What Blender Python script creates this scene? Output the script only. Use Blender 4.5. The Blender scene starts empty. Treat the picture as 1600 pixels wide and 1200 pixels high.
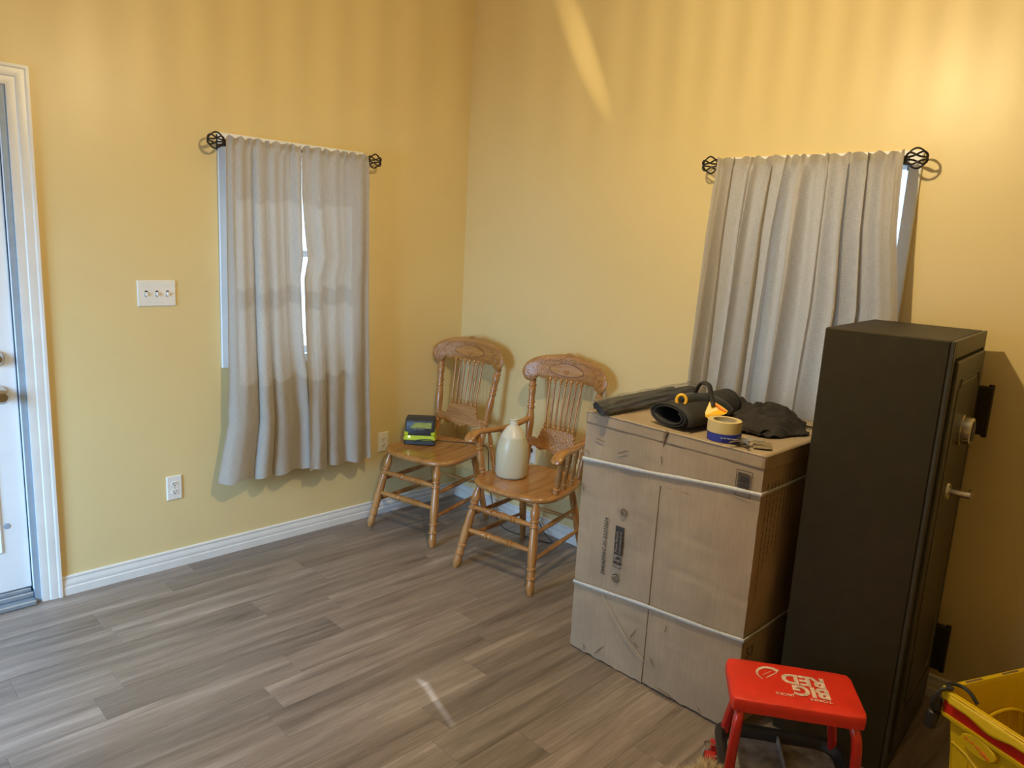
import bpy, math, random
from mathutils import Vector, Matrix, noise
random.seed(7)
PI = math.pi
scn = bpy.context.scene
COL = scn.collection

# ------------------------------------------------------------------ camera
cam_d = bpy.data.cameras.new('camera')
cam_d.sensor_width = 36.0
cam_d.lens = 36.0 * 1164.57 / 1600.0
cam_d.clip_start = 0.02
cam = bpy.data.objects.new('camera', cam_d)
COL.objects.link(cam)
cam.location = (-3.0568, -3.5075, 1.65)
cam.rotation_euler = (1.37858, -0.0538112, -0.778552)
scn.camera = cam

# ------------------------------------------------------------------ view, world, lights
scn.view_settings.view_transform = 'Standard'
scn.view_settings.look = 'None'
scn.view_settings.gamma = 1.0
scn.view_settings.use_curve_mapping = False
scn.view_settings.exposure = 0.0
scn.cycles.use_denoising = True
scn.cycles.max_bounces = 10
scn.cycles.diffuse_bounces = 6
scn.cycles.transparent_max_bounces = 16
scn.cycles.caustics_reflective = False
scn.cycles.caustics_refractive = False
scn.cycles.sample_clamp_indirect = 6.0

SKY = (0.50, 0.72, 1.0)
SKY_STRENGTH = 3.2
world = bpy.data.worlds.new('overcast_sky')
scn.world = world
world.use_nodes = True
bg = world.node_tree.nodes['Background']
bg.inputs[0].default_value = (*SKY, 1)
bg.inputs[1].default_value = SKY_STRENGTH

LAMP = Vector((-1.52, -2.20, 2.55))

def light(name, kind, loc, energy, color, **kw):
    d = bpy.data.lights.new(name, kind)
    d.energy = energy; d.color = color
    for k, v in kw.items(): setattr(d, k, v)
    o = bpy.data.objects.new(name, d); COL.objects.link(o); o.location = loc
    return o

def aim(o, direction, roll=0.0):
    o.rotation_euler = Vector(direction).to_track_quat('-Z', 'Y').to_euler()

WARM = (1.0, 0.79, 0.43)
light('ceiling_bulb_light', 'POINT', LAMP, 64, WARM, shadow_soft_size=0.03)
light('ceiling_stripe_light', 'POINT', LAMP, 27, WARM, shadow_soft_size=0.004)  # second point lamp added inside the bulb to sharpen the rib stripes
sun = light('sun', 'SUN', (-0.8, 4, 4), 4.2, (0.85, 0.93, 1.0), angle=math.radians(0.6))
aim(sun, (-0.22, -1.0, -1.04))
day = light('side_window_fill', 'AREA', (-4.56, -1.25, 1.30), 40, (0.33, 0.62, 1.0), shape='RECTANGLE', size=1.2, size_y=1.4, spread=math.radians(85))  # added area lamp in the side opening, cool fill for door and floor
aim(day, (1.0, 0.42, -0.52))

# glint: added spot lamp, lays one narrow slanting blade of light on the wall
beam_spot = light('added_beam_spot', 'SPOT', LAMP+Vector((0.113, 0.101, 0.0)), 70, WARM, spot_size=math.radians(30), spot_blend=1.0, shadow_soft_size=0.004)
_d = Vector((1.52, 1.37, 0.10)).normalized(); _ab = Vector((0, 0.41, 0.72)); _y = (_ab-_d*_ab.dot(_d)).normalized(); _x = _y.cross(-_d)
beam_spot.rotation_euler = Matrix((_x, _y, -_d)).transposed().to_euler(); beam_spot.scale = (0.14, 1.0, 1.0)

# ------------------------------------------------------------------ materials
def newmat(name):
    m = bpy.data.materials.new(name); m.use_nodes = True
    nt = m.node_tree
    return m, nt, nt.nodes['Principled BSDF']

def setp(b, color=None, rough=None, metal=None, **kw):
    if color is not None: b.inputs['Base Color'].default_value = (*color, 1)
    if rough is not None: b.inputs['Roughness'].default_value = rough
    if metal is not None: b.inputs['Metallic'].default_value = metal
    for k, v in kw.items(): b.inputs[k.replace('_', ' ')].default_value = v

def coords(nt, kind='Object', scale=(1, 1, 1), rot=(0, 0, 0)):
    tc = nt.nodes.new('ShaderNodeTexCoord'); mp = nt.nodes.new('ShaderNodeMapping')
    nt.links.new(tc.outputs[kind], mp.inputs[0])
    mp.inputs['Scale'].default_value = scale; mp.inputs['Rotation'].default_value = rot
    return mp.outputs[0]

def tnoise(nt, vec, scale, detail=4, rough=0.55, dist=0.0):
    n = nt.nodes.new('ShaderNodeTexNoise')
    n.inputs['Scale'].default_value = scale; n.inputs['Detail'].default_value = detail
    n.inputs['Roughness'].default_value = rough; n.inputs['Distortion'].default_value = dist
    nt.links.new(vec, n.inputs['Vector'])
    return n.outputs['Fac']

def ramp(nt, fac, stops):
    r = nt.nodes.new('ShaderNodeValToRGB')
    e = r.color_ramp.elements
    while len(e) < len(stops): e.new(0.5)
    for i, (p, c) in enumerate(stops):
        e[i].position = p; e[i].color = (*c, 1)
    nt.links.new(fac, r.inputs[0])
    return r.outputs[0]

def bump(nt, b, fac, strength, dist=0.01, prev=None):
    n = nt.nodes.new('ShaderNodeBump')
    n.inputs['Strength'].default_value = strength; n.inputs['Distance'].default_value = dist
    nt.links.new(fac, n.inputs['Height'])
    if prev is not None: nt.links.new(prev, n.inputs['Normal'])
    nt.links.new(n.outputs[0], b.inputs['Normal'])
    return n.outputs[0]

def plain(name, color, rough=0.5, metal=0.0, vary=0.12, nscale=20, bstr=0.0, bscale=200, **kw):
    m, nt, b = newmat(name)
    setp(b, color, rough, metal, **kw)
    v = coords(nt)
    f = tnoise(nt, v, nscale, 3)
    lo = tuple(max(0, c * (1 - vary)) for c in color); hi = tuple(min(1, c * (1 + vary)) for c in color)
    nt.links.new(ramp(nt, f, [(0.3, lo), (0.7, hi)]), b.inputs['Base Color'])
    if bstr: bump(nt, b, tnoise(nt, v, bscale, 2), bstr, 0.004)
    return m

def mixf(nt, a, bcol, fac, mode='MIX'):
    n = nt.nodes.new('ShaderNodeMix'); n.data_type = 'RGBA'; n.blend_type = mode
    if isinstance(fac, float): n.inputs[0].default_value = fac
    else: nt.links.new(fac, n.inputs[0])
    for s, x in ((6, a), (7, bcol)):
        if isinstance(x, tuple): n.inputs[s].default_value = (*x, 1)
        else: nt.links.new(x, n.inputs[s])
    return n.outputs[2]

M = {}
# painted walls: satin yellow-beige with roller texture
def wallpaint():
    m, nt, b = newmat('yellow_beige_satin_paint')
    setp(b, (0.70, 0.55, 0.26), 0.37)
    v = coords(nt)
    f = tnoise(nt, v, 1.6, 4)
    nt.links.new(ramp(nt, f, [(0.3, (0.70, 0.555, 0.270)), (0.7, (0.73, 0.585, 0.290))]), b.inputs['Base Color'])
    bump(nt, b, tnoise(nt, v, 260, 2), 0.12, 0.002)
    return m
M['wall'] = wallpaint()
M['ceiling'] = plain('white_ceiling_paint', (0.78, 0.76, 0.70), 0.9, bstr=0.2, bscale=120, vary=0.03)
M['trim'] = plain('white_trim_paint', (0.74, 0.72, 0.67), 0.32, vary=0.04, nscale=9)
M['door'] = plain('white_door_paint', (0.78, 0.79, 0.78), 0.4, vary=0.03, nscale=7)
M['jamb'] = plain('shaded_jamb_grey_blue', (0.30, 0.36, 0.42), 0.45, vary=0.08)  # grey-blue tone paints in the shade on the door jamb
M['plate'] = plain('ivory_plastic', (0.78, 0.76, 0.70), 0.3, vary=0.02)
M['dark_slot'] = plain('dark_slot', (0.02, 0.02, 0.02), 0.6)
M['subfloor'] = plain('subfloor_dark', (0.06, 0.05, 0.04), 0.8)
M['vinyl'] = plain('white_window_vinyl', (0.82, 0.84, 0.86), 0.3, vary=0.02)

def planks():
    m, nt, b = newmat('grey_brown_vinyl_plank')
    oi = nt.nodes.new('ShaderNodeObjectInfo')
    tc = nt.nodes.new('ShaderNodeTexCoord'); mp = nt.nodes.new('ShaderNodeMapping')
    mul = nt.nodes.new('ShaderNodeVectorMath'); mul.operation = 'ADD'
    sc = nt.nodes.new('ShaderNodeVectorMath'); sc.operation = 'SCALE'
    cb = nt.nodes.new('ShaderNodeCombineXYZ')
    for i in range(3): nt.links.new(oi.outputs['Random'], cb.inputs[i])
    nt.links.new(cb.outputs[0], sc.inputs[0]); sc.inputs['Scale'].default_value = 37.0
    nt.links.new(tc.outputs['Object'], mul.inputs[0]); nt.links.new(sc.outputs[0], mul.inputs[1])
    nt.links.new(mul.outputs[0], mp.inputs[0]); mp.inputs['Scale'].default_value = (1.3, 17, 1)
    f1 = tnoise(nt, mp.outputs[0], 1.1, 5, 0.6, 0.5)
    mp2 = nt.nodes.new('ShaderNodeMapping'); nt.links.new(mul.outputs[0], mp2.inputs[0]); mp2.inputs['Scale'].default_value = (5, 120, 1)
    f2 = tnoise(nt, mp2.outputs[0], 1.6, 4, 0.7)
    base = ramp(nt, f1, [(0.28, (0.140, 0.108, 0.088)), (0.44, (0.225, 0.180, 0.146)), (0.56, (0.275, 0.222, 0.182)), (0.72, (0.39, 0.325, 0.272))])
    grain = ramp(nt, f2, [(0.35, (0.74, 0.73, 0.72)), (0.65, (1.14, 1.14, 1.14))])
    c = mixf(nt, base, grain, 0.7, 'MULTIPLY')
    tint = ramp(nt, oi.outputs['Random'], [(0.0, (0.80, 0.79, 0.78)), (0.5, (1.0, 0.97, 0.95)), (1.0, (1.13, 1.12, 1.12))])
    c = mixf(nt, c, tint, 1.0, 'MULTIPLY')
    nt.links.new(c, b.inputs['Base Color'])
    setp(b, None, 0.36)
    bump(nt, b, f2, 0.25, 0.002)
    return m
M['plank'] = planks()

def oak(name, a, bc, cc, rough=0.28, axis='Z', carved=False):
    m, nt, b = newmat(name)
    s = {'Z': (22, 22, 1.6), 'X': (1.6, 22, 22), 'Y': (22, 1.6, 22)}[axis]
    v = coords(nt, scale=s)
    f = tnoise(nt, v, 1.4, 5, 0.6, 0.8)
    nt.links.new(ramp(nt, f, [(0.3, a), (0.5, bc), (0.72, cc)]), b.inputs['Base Color'])
    setp(b, None, rough)
    b.inputs['Coat Weight'].default_value = 0.35; b.inputs['Coat Roughness'].default_value = 0.15
    nrm = bump(nt, b, f, 0.12, 0.002)
    if carved:
        v2 = coords(nt)
        vo = nt.nodes.new('ShaderNodeTexVoronoi'); vo.inputs['Scale'].default_value = 130
        nt.links.new(v2, vo.inputs['Vector'])
        bump(nt, b, vo.outputs['Distance'], 0.55, 0.004, nrm)
    return m
OA = (0.27, 0.115, 0.030); OB = (0.40, 0.185, 0.052); OC = (0.50, 0.25, 0.082)
M['oak'] = oak('golden_oak_turned', OA, OB, OC)
M['oak_seat'] = oak('golden_oak_seat', OA, OB, OC, 0.24, 'X')
M['oak_rail'] = oak('golden_oak_rail', OA, OB, OC, 0.3, 'Y')
M['oak_carved'] = oak('pressed_oak_back', (0.27, 0.118, 0.030), (0.37, 0.175, 0.046), (0.46, 0.23, 0.066), 0.26, 'Y', True)
M['oak_smooth'] = oak('pressed_oak_back_smooth', (0.30, 0.132, 0.034), (0.39, 0.188, 0.05), (0.47, 0.235, 0.068), 0.2, 'Y')
M['oak_groove'] = plain('pressed_groove_dark_brown', (0.14, 0.055, 0.018), 0.5)  # darker brown for the pressed outline

def linen(name, col):
    m, nt, b = newmat(name)
    v = coords(nt, 'UV')
    mp = nt.nodes.new('ShaderNodeMapping'); nt.links.new(v, mp.inputs[0]); mp.inputs['Scale'].default_value = (600, 40, 1)
    mp2 = nt.nodes.new('ShaderNodeMapping'); nt.links.new(v, mp2.inputs[0]); mp2.inputs['Scale'].default_value = (40, 700, 1)
    a = tnoise(nt, mp.outputs[0], 1, 3); c = tnoise(nt, mp2.outputs[0], 1, 3)
    s = nt.nodes.new('ShaderNodeMath'); s.operation = 'ADD'; nt.links.new(a, s.inputs[0]); nt.links.new(c, s.inputs[1])
    h = nt.nodes.new('ShaderNodeMath'); h.operation = 'MULTIPLY'; nt.links.new(s.outputs[0], h.inputs[0]); h.inputs[1].default_value = 0.5
    lo = tuple(x * 0.82 for x in col); hi = tuple(x * 1.16 for x in col)
    cr = ramp(nt, h.outputs[0], [(0.35, lo), (0.65, hi)])
    nt.links.new(cr, b.inputs['Base Color'])
    setp(b, None, 0.85); b.inputs['Specular IOR Level'].default_value = 0.15
    b.inputs['Sheen Weight'].default_value = 0.2
    bump(nt, b, h.outputs[0], 0.35, 0.0015)
    tr = nt.nodes.new('ShaderNodeBsdfTranslucent'); nt.links.new(cr, tr.inputs[0])
    mx = nt.nodes.new('ShaderNodeMixShader'); mx.inputs[0].default_value = 0.20
    nt.links.new(b.outputs[0], mx.inputs[1]); nt.links.new(tr.outputs[0], mx.inputs[2])
    nt.links.new(mx.outputs[0], nt.nodes['Material Output'].inputs[0])
    return m
M['linen'] = linen('grey_linen', (0.45, 0.405, 0.345))

def cardboard(name, col):
    m, nt, b = newmat(name)
    v = coords(nt, scale=(1, 1, 1))
    f = tnoise(nt, v, 5, 5)
    v2 = coords(nt, scale=(8, 220, 8)); f2 = tnoise(nt, v2, 1, 2)
    lo = tuple(x * 0.86 for x in col); hi = tuple(x * 1.1 for x in col)
    c = ramp(nt, f, [(0.3, lo), (0.7, hi)])
    c = mixf(nt, c, ramp(nt, f2, [(0.3, (0.93, 0.93, 0.93)), (0.7, (1.04, 1.04, 1.04))]), 1.0, 'MULTIPLY')
    nt.links.new(c, b.inputs['Base Color'])
    setp(b, None, 0.62)
    bump(nt, b, f, 0.3, 0.01)
    return m
M['card'] = cardboard('corrugated_cardboard', (0.40, 0.305, 0.205))
M['card_edge'] = cardboard('torn_cardboard_edge', (0.20, 0.14, 0.085))
M['ink'] = plain('black_print_ink', (0.035, 0.03, 0.028), 0.7)
M['ink_grey'] = plain('faint_print_ink', (0.16, 0.12, 0.085), 0.7)
M['strap'] = plain('white_packing_strap', (0.60, 0.60, 0.58), 0.24, vary=0.1, nscale=60)
M['twine'] = plain('tan_twine', (0.42, 0.33, 0.23), 0.8)

M['safe'] = plain('dark_bronze_powder_coat', (0.030, 0.023, 0.010), 0.50, bstr=0.35, bscale=420, vary=0.1)
M['safe'].node_tree.nodes['Principled BSDF'].inputs['Specular IOR Level'].default_value = 0.22
M['safe_door'] = plain('dark_bronze_door_coat', (0.036, 0.032, 0.020), 0.40, bstr=0.3, bscale=420, vary=0.1)
M['safe_dark'] = plain('black_seam', (0.006, 0.006, 0.005), 0.7)
M['chrome'] = plain('brushed_nickel', (0.62, 0.58, 0.52), 0.22, 1.0, vary=0.05)
M['brass_line'] = plain('worn_gold_line', (0.22, 0.18, 0.10), 0.4, 0.3)
M['iron'] = plain('dark_bronze_iron', (0.035, 0.028, 0.025), 0.45, 0.6)
M['red_vinyl'] = plain('red_vinyl', (0.74, 0.035, 0.016), 0.42, vary=0.08, nscale=14, bstr=0.25, bscale=300)
M['red_metal'] = plain('glossy_red_paint', (0.50, 0.018, 0.012), 0.16, vary=0.08, Coat_Weight=0.5)
M['white_ink'] = plain('worn_white_print', (0.72, 0.55, 0.47), 0.6, vary=0.3, nscale=90)
M['black_plastic'] = plain('black_plastic', (0.022, 0.022, 0.024), 0.42, bstr=0.2, bscale=300)
M['grey_rubber'] = plain('dusty_grey_plastic', (0.24, 0.24, 0.245), 0.6, vary=0.5, nscale=22)
M['yellow'] = plain('mop_bucket_yellow', (0.75, 0.52, 0.012), 0.35, vary=0.05)
M['yellow2'] = plain('tool_yellow', (0.85, 0.47, 0.01), 0.4, vary=0.05)
M['red_band'] = plain('red_stripe_plastic', (0.60, 0.022, 0.010), 0.3, vary=0.06)
M['orange'] = plain('orange_worn_print', (0.85, 0.20, 0.02), 0.5)
M['lime'] = plain('lime_green_plastic', (0.46, 0.55, 0.02), 0.38, vary=0.06)
M['charcoal'] = plain('charcoal_plastic', (0.035, 0.040, 0.045), 0.42, bstr=0.15, bscale=300)
M['battery_label'] = plain('olive_label', (0.26, 0.29, 0.06), 0.35, vary=0.25, nscale=80)
M['grey_print'] = plain('grey_print', (0.32, 0.34, 0.34), 0.5)
M['rubber'] = plain('matte_black_rubber', (0.020, 0.019, 0.018), 0.75, bstr=0.2, bscale=200)
M['cloth'] = plain('faded_black_cloth', (0.030, 0.026, 0.026), 0.95, bstr=0.5, bscale=300, vary=0.2)
M['masking'] = plain('cream_masking_tape', (0.62, 0.50, 0.24), 0.55, vary=0.05)
M['blue_tape'] = plain('blue_painters_tape', (0.020, 0.035, 0.32), 0.5, vary=0.08)
M['tape_core'] = plain('cardboard_core', (0.45, 0.38, 0.24), 0.7)
M['paper'] = plain('worn_printed_paper', (0.22, 0.17, 0.10), 0.7, vary=0.5, nscale=120)
M['steel'] = plain('key_steel', (0.55, 0.53, 0.50), 0.25, 1.0)
M['cable'] = plain('black_cable', (0.012, 0.012, 0.012), 0.4)
M['fur'] = plain('tan_fur', (0.42, 0.30, 0.17), 0.9, vary=0.35, nscale=60)
M['fur_pale'] = plain('cream_fur', (0.70, 0.58, 0.40), 0.9, vary=0.2, nscale=60)
M['nose'] = plain('dark_nose', (0.02, 0.015, 0.012), 0.3)
M['lamp_metal'] = plain('bronze_lamp_metal', (0.10, 0.07, 0.05), 0.35, 0.8)
M['threshold'] = plain('worn_aluminium', (0.33, 0.38, 0.43), 0.4, 0.5)

def glassy(name, color, trans, rough=0.05, gloss=None):
    """thin clear sheet: mostly see-through, with real surface reflections"""
    m, nt, b = newmat(name)
    setp(b, color, rough); b.inputs['Alpha'].default_value = 1.0
    t = nt.nodes.new('ShaderNodeBsdfTransparent'); t.inputs[0].default_value = (*color, 1)
    mx = nt.nodes.new('ShaderNodeMixShader'); mx.inputs[0].default_value = trans
    nt.links.new(b.outputs[0], mx.inputs[1]); nt.links.new(t.outputs[0], mx.inputs[2])
    nt.links.new(mx.outputs[0], nt.nodes['Material Output'].inputs[0])
    return m
M['glass'] = glassy('window_glass', (0.95, 0.97, 0.98), 0.93)
M['film'] = glassy('clear_plastic_film', (0.45, 0.45, 0.45), 0.84, 0.05)
M['film'].node_tree.nodes['Transparent BSDF'].inputs[0].default_value = (0.92, 0.92, 0.92, 1)
M['rib'] = glassy('ribbed_lamp_glass', (0.95, 0.90, 0.80), 0.62, 0.2)

def jugmat():
    m, nt, b = newmat('milky_jug_plastic')
    setp(b, (0.66, 0.62, 0.50), 0.33)
    b.inputs['Subsurface Weight'].default_value = 0.25
    b.inputs['Subsurface Radius'].default_value = (0.03, 0.03, 0.025)
    b.inputs['Subsurface Scale'].default_value = 0.6
    v = coords(nt); bump(nt, b, tnoise(nt, v, 14, 2), 0.15, 0.01)
    return m
M['jug'] = jugmat()
def jugliquid():
    m, nt, b = newmat('milky_jug_plastic_with_liquid_behind')
    setp(b, (0.56, 0.53, 0.38), 0.33)
    b.inputs['Subsurface Weight'].default_value = 0.25
    b.inputs['Subsurface Scale'].default_value = 0.02
    return m
M['jug_full'] = jugliquid()
def bulbmat():
    m, nt, b = newmat('lit_clear_bulb')
    e = nt.nodes.new('ShaderNodeEmission'); e.inputs[0].default_value = (*WARM, 1); e.inputs[1].default_value = 30
    t = nt.nodes.new('ShaderNodeBsdfTransparent'); mx = nt.nodes.new('ShaderNodeMixShader'); mx.inputs[0].default_value = 0.12
    nt.links.new(t.outputs[0], mx.inputs[1]); nt.links.new(e.outputs[0], mx.inputs[2])
    nt.links.new(mx.outputs[0], nt.nodes['Material Output'].inputs[0])
    return m
M['bulb'] = bulbmat()
def led():
    m, nt, b = newmat('green_white_led')
    b.inputs['Emission Color'].default_value = (0.8, 1, 0.7, 1); b.inputs['Emission Strength'].default_value = 4
    return m
M['led'] = led()

# ------------------------------------------------------------------ mesh builder
class MB:
    def __init__(s): s.v = []; s.f = []; s.uv = None; s.mi = []; s.cur = 0
    def add(s, vs, fs):
        o = len(s.v); s.v += [Vector(x) for x in vs]
        for f in fs: s.f.append([o + i for i in f]); s.mi.append(s.cur)
        return s
    def box(s, a, b, bev=0.0, mat=None):
        (x0, y0, z0), (x1, y1, z1) = a, b
        x0, x1 = min(x0, x1), max(x0, x1); y0, y1 = min(y0, y1), max(y0, y1); z0, z1 = min(z0, z1), max(z0, z1)
        if bev <= 0:
            vs = [(x0,y0,z0),(x1,y0,z0),(x1,y1,z0),(x0,y1,z0),(x0,y0,z1),(x1,y0,z1),(x1,y1,z1),(x0,y1,z1)]
            fs = [(0,3,2,1),(4,5,6,7),(0,1,5,4),(1,2,6,5),(2,3,7,6),(3,0,4,7)]
        else:
            vs = []; fs = []
            c = [(x0+x1)/2, (y0+y1)/2, (z0+z1)/2]; h = [(x1-x0)/2, (y1-y0)/2, (z1-z0)/2]
            bev = min(bev, min(h) * 0.98)
            idx = {}
            for sx in (-1, 1):
                for sy in (-1, 1):
                    for sz in (-1, 1):
                        for ax in range(3):
                            p = [sx*(h[0]-bev), sy*(h[1]-bev), sz*(h[2]-bev)]
                            sg = (sx, sy, sz); p[ax] = sg[ax]*h[ax]
                            idx[(sx, sy, sz, ax)] = len(vs); vs.append((c[0]+p[0], c[1]+p[1], c[2]+p[2]))
            S = (-1, 1)
            for ax in range(3):
                o1, o2 = [i for i in range(3) if i != ax]
                for sg in S:
                    q = []
                    for a1, a2 in ((-1,-1),(1,-1),(1,1),(-1,1)):
                        k = [0,0,0]; k[ax] = sg; k[o1] = a1; k[o2] = a2
                        q.append(idx[(*k, ax)])
                    fs.append(q)
                for a1 in S:
                    for a2 in S:
                        k0 = [0,0,0]; k1 = [0,0,0]
                        k0[ax] = -1; k1[ax] = 1; k0[o1] = k1[o1] = a1; k0[o2] = k1[o2] = a2
                        fs.append([idx[(*k0, o1)], idx[(*k1, o1)], idx[(*k1, o2)], idx[(*k0, o2)]])
            for sx in S:
                for sy in S:
                    for sz in S: fs.append([idx[(sx, sy, sz, a)] for a in range(3)])
        if mat is not None: vs = [mat @ Vector(p) for p in vs]
        return s.add(vs, fs)
    def lathe(s, p0, p1, prof, n=16, caps=True):
        """prof: list of (t, r); t is 0..1 along p0->p1"""
        p0 = Vector(p0); p1 = Vector(p1); d = p1 - p0
        q = d.to_track_quat('Z', 'Y'); ux = q @ Vector((1,0,0)); uy = q @ Vector((0,1,0))
        vs = []; fs = []
        for t, r in prof:
            for k in range(n):
                a = 2*PI*k/n
                vs.append(p0 + d*t + ux*(r*math.cos(a)) + uy*(r*math.sin(a)))
        for i in range(len(prof)-1):
            for k in range(n):
                fs.append((i*n+k, i*n+(k+1)%n, (i+1)*n+(k+1)%n, (i+1)*n+k))
        if caps:
            fs.append([k for k in range(n)][::-1]); m = (len(prof)-1)*n; fs.append([m+k for k in range(n)])
        return s.add(vs, fs)
    def tube(s, pts, r, n=8, caps=True, closed=False, flat=1.0, upv=None):
        pts = [Vector(p) for p in pts]; N = len(pts)
        rr = r if isinstance(r, (list, tuple)) else [r]*N
        vs = []; fs = []; prev = None
        for i, p in enumerate(pts):
            if closed: t = pts[(i+1)%N] - pts[i-1]
            else: t = pts[min(i+1, N-1)] - pts[max(i-1, 0)]
            if t.length < 1e-9: t = Vector((0,0,1))
            t.normalize()
            if prev is None:
                u = upv if upv is not None else (Vector((0,0,1)) if abs(t.z) < 0.9 else Vector((1,0,0)))
                a = t.cross(Vector(u)).normalized()
            else:
                a = prev - t*prev.dot(t)
                a = a.normalized() if a.length > 1e-6 else t.orthogonal().normalized()
            prev = a; b = t.cross(a)
            for k in range(n):
                an = 2*PI*k/n
                vs.append(p + a*(rr[i]*math.cos(an)) + b*(rr[i]*flat*math.sin(an)))
        for i in range(N if closed else N-1):
            j = (i+1) % N
            for k in range(n): fs.append((i*n+k, i*n+(k+1)%n, j*n+(k+1)%n, j*n+k))
        if caps and not closed:
            fs.append(list(range(n))[::-1]); fs.append([(N-1)*n+k for k in range(n)])
        return s.add(vs, fs)
    def prism(s, poly, h0, h1, fn=None, inset=0.0, layers=None):
        """poly: 2D outline (a,b); fn(a,b,h)->xyz; layers: [(h, inset)]"""
        fn = fn or (lambda a, b, h: (a, b, h))
        n = len(poly)
        L = layers or [(h0, 0), (h1, 0)]
        nr = []
        for i in range(n):
            p, q, w = Vector(poly[i-1]), Vector(poly[i]), Vector(poly[(i+1) % n])
            t = (w - p).normalized(); nr.append(Vector((-t.y, t.x)))
        area = sum(poly[i][0]*poly[(i+1)%n][1]-poly[(i+1)%n][0]*poly[i][1] for i in range(n))
        if area < 0: nr = [-x for x in nr]
        vs = []; fs = []
        for h, ins in L:
            for i in range(n):
                c = Vector(poly[i]) + nr[i]*ins
                vs.append(fn(c.x, c.y, h))
        for l in range(len(L)-1):
            for i in range(n):
                fs.append((l*n+i, l*n+(i+1)%n, (l+1)*n+(i+1)%n, (l+1)*n+i))
        fs.append(list(range(n))[::-1]); fs.append([(len(L)-1)*n+i for i in range(n)])
        return s.add(vs, fs)
    def ball(s, c, r, n=12, m=8, sc=(1,1,1)):
        vs = []; fs = []
        for i in range(m+1):
            th = PI*i/m
            for k in range(n):
                a = 2*PI*k/n
                vs.append((c[0]+r*sc[0]*math.sin(th)*math.cos(a), c[1]+r*sc[1]*math.sin(th)*math.sin(a), c[2]+r*sc[2]*math.cos(th)))
        for i in range(m):
            for k in range(n): fs.append((i*n+k, (i+1)*n+k, (i+1)*n+(k+1)%n, i*n+(k+1)%n))
        return s.add(vs, fs)
    def grid(s, nu, nv, fn, closeu=False):
        vs = [fn(i/(nu-1) if not closeu else i/nu, j/(nv-1)) for j in range(nv) for i in range(nu)]
        fs = []
        for j in range(nv-1):
            for i in range(nu if closeu else nu-1):
                k = (i+1) % nu
                fs.append((j*nu+i, j*nu+k, (j+1)*nu+k, (j+1)*nu+i))
        return s.add(vs, fs)
    def build(s, name, mat, parent=None, smooth=40, world=False, recalc=True, sub=0, solid=0.0, uvgrid=None, label=None, offset=0):
        me = bpy.data.meshes.new(name)
        vs = s.v
        if world and parent is not None:
            inv = root_matrix(parent).inverted(); vs = [inv @ v for v in vs]
        me.from_pydata([tuple(v) for v in vs], [], s.f)
        mats = mat if isinstance(mat, list) else [mat]
        for m_ in mats: me.materials.append(m_)
        if len(mats) > 1: me.polygons.foreach_set('material_index', s.mi)
        if recalc:
            import bmesh
            bm = bmesh.new(); bm.from_mesh(me)
            bmesh.ops.remove_doubles(bm, verts=bm.verts, dist=1e-6)
            bmesh.ops.recalc_face_normals(bm, faces=bm.faces); bm.to_mesh(me); bm.free()
        if uvgrid:
            nu, nv = uvgrid
            uv = me.uv_layers.new(name='UVMap')
            for p in me.polygons:
                for li, vi in zip(p.loop_indices, p.vertices):
                    uv.data[li].uv = ((vi % nu)/(nu-1), (vi//nu)/(nv-1))
        if smooth:
            for p in me.polygons: p.use_smooth = True
            me.set_sharp_from_angle(angle=math.radians(smooth))
        me.update()
        o = bpy.data.objects.new(name, me); COL.objects.link(o)
        if parent is not None: o.parent = parent
        if sub:
            md = o.modifiers.new('sub', 'SUBSURF'); md.levels = sub; md.render_levels = sub
        if solid:
            md = o.modifiers.new('solid', 'SOLIDIFY'); md.thickness = solid; md.offset = offset
        if label: o['label'] = label
        return o

def root_matrix(o):
    m = Matrix.LocRotScale(o.location, o.rotation_euler.to_quaternion(), o.scale)
    return (root_matrix(o.parent) @ m) if o.parent else m

def thing(name, label, cat, loc=(0,0,0), rz=0.0, group=None):
    o = bpy.data.objects.new(name, None); COL.objects.link(o)
    o.empty_display_size = 0.1
    o.location = loc; o.rotation_euler = (0, 0, rz)
    o['label'] = label; o['category'] = cat
    if group: o['group'] = group
    return o
def tag(o, label, cat, group=None):
    o['label'] = label; o['category'] = cat
    if group: o['group'] = group
    return o
def struct(o, label=None):
    o['kind'] = 'structure'
    if label: o['label'] = label
    return o

def text_mb(txt, size, origin, right, up, lift=0.0, bold=0.0, align='LEFT', spacing=1.0, shear=0.0, xs=1.0):
    """flat print: the glyph outlines laid on a real surface"""
    cu = bpy.data.curves.new('print', 'FONT'); cu.body = txt; cu.size = size; cu.align_x = align
    cu.offset = bold; cu.space_character = spacing; cu.shear = shear; cu.resolution_u = 3
    ob = bpy.data.objects.new('print', cu); COL.objects.link(ob)
    dg = bpy.context.evaluated_depsgraph_get(); dg.update()
    me = ob.evaluated_get(dg).to_mesh()
    right = Vector(right).normalized(); up = Vector(up).normalized(); nrm = right.cross(up)
    mb = MB()
    mb.add([Vector(origin) + right*(v.co.x*xs) + up*v.co.y + nrm*lift for v in me.vertices], [list(p.vertices) for p in me.polygons])
    ob.evaluated_get(dg).to_mesh_clear()
    bpy.data.objects.remove(ob); bpy.data.curves.remove(cu)
    return mb

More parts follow.
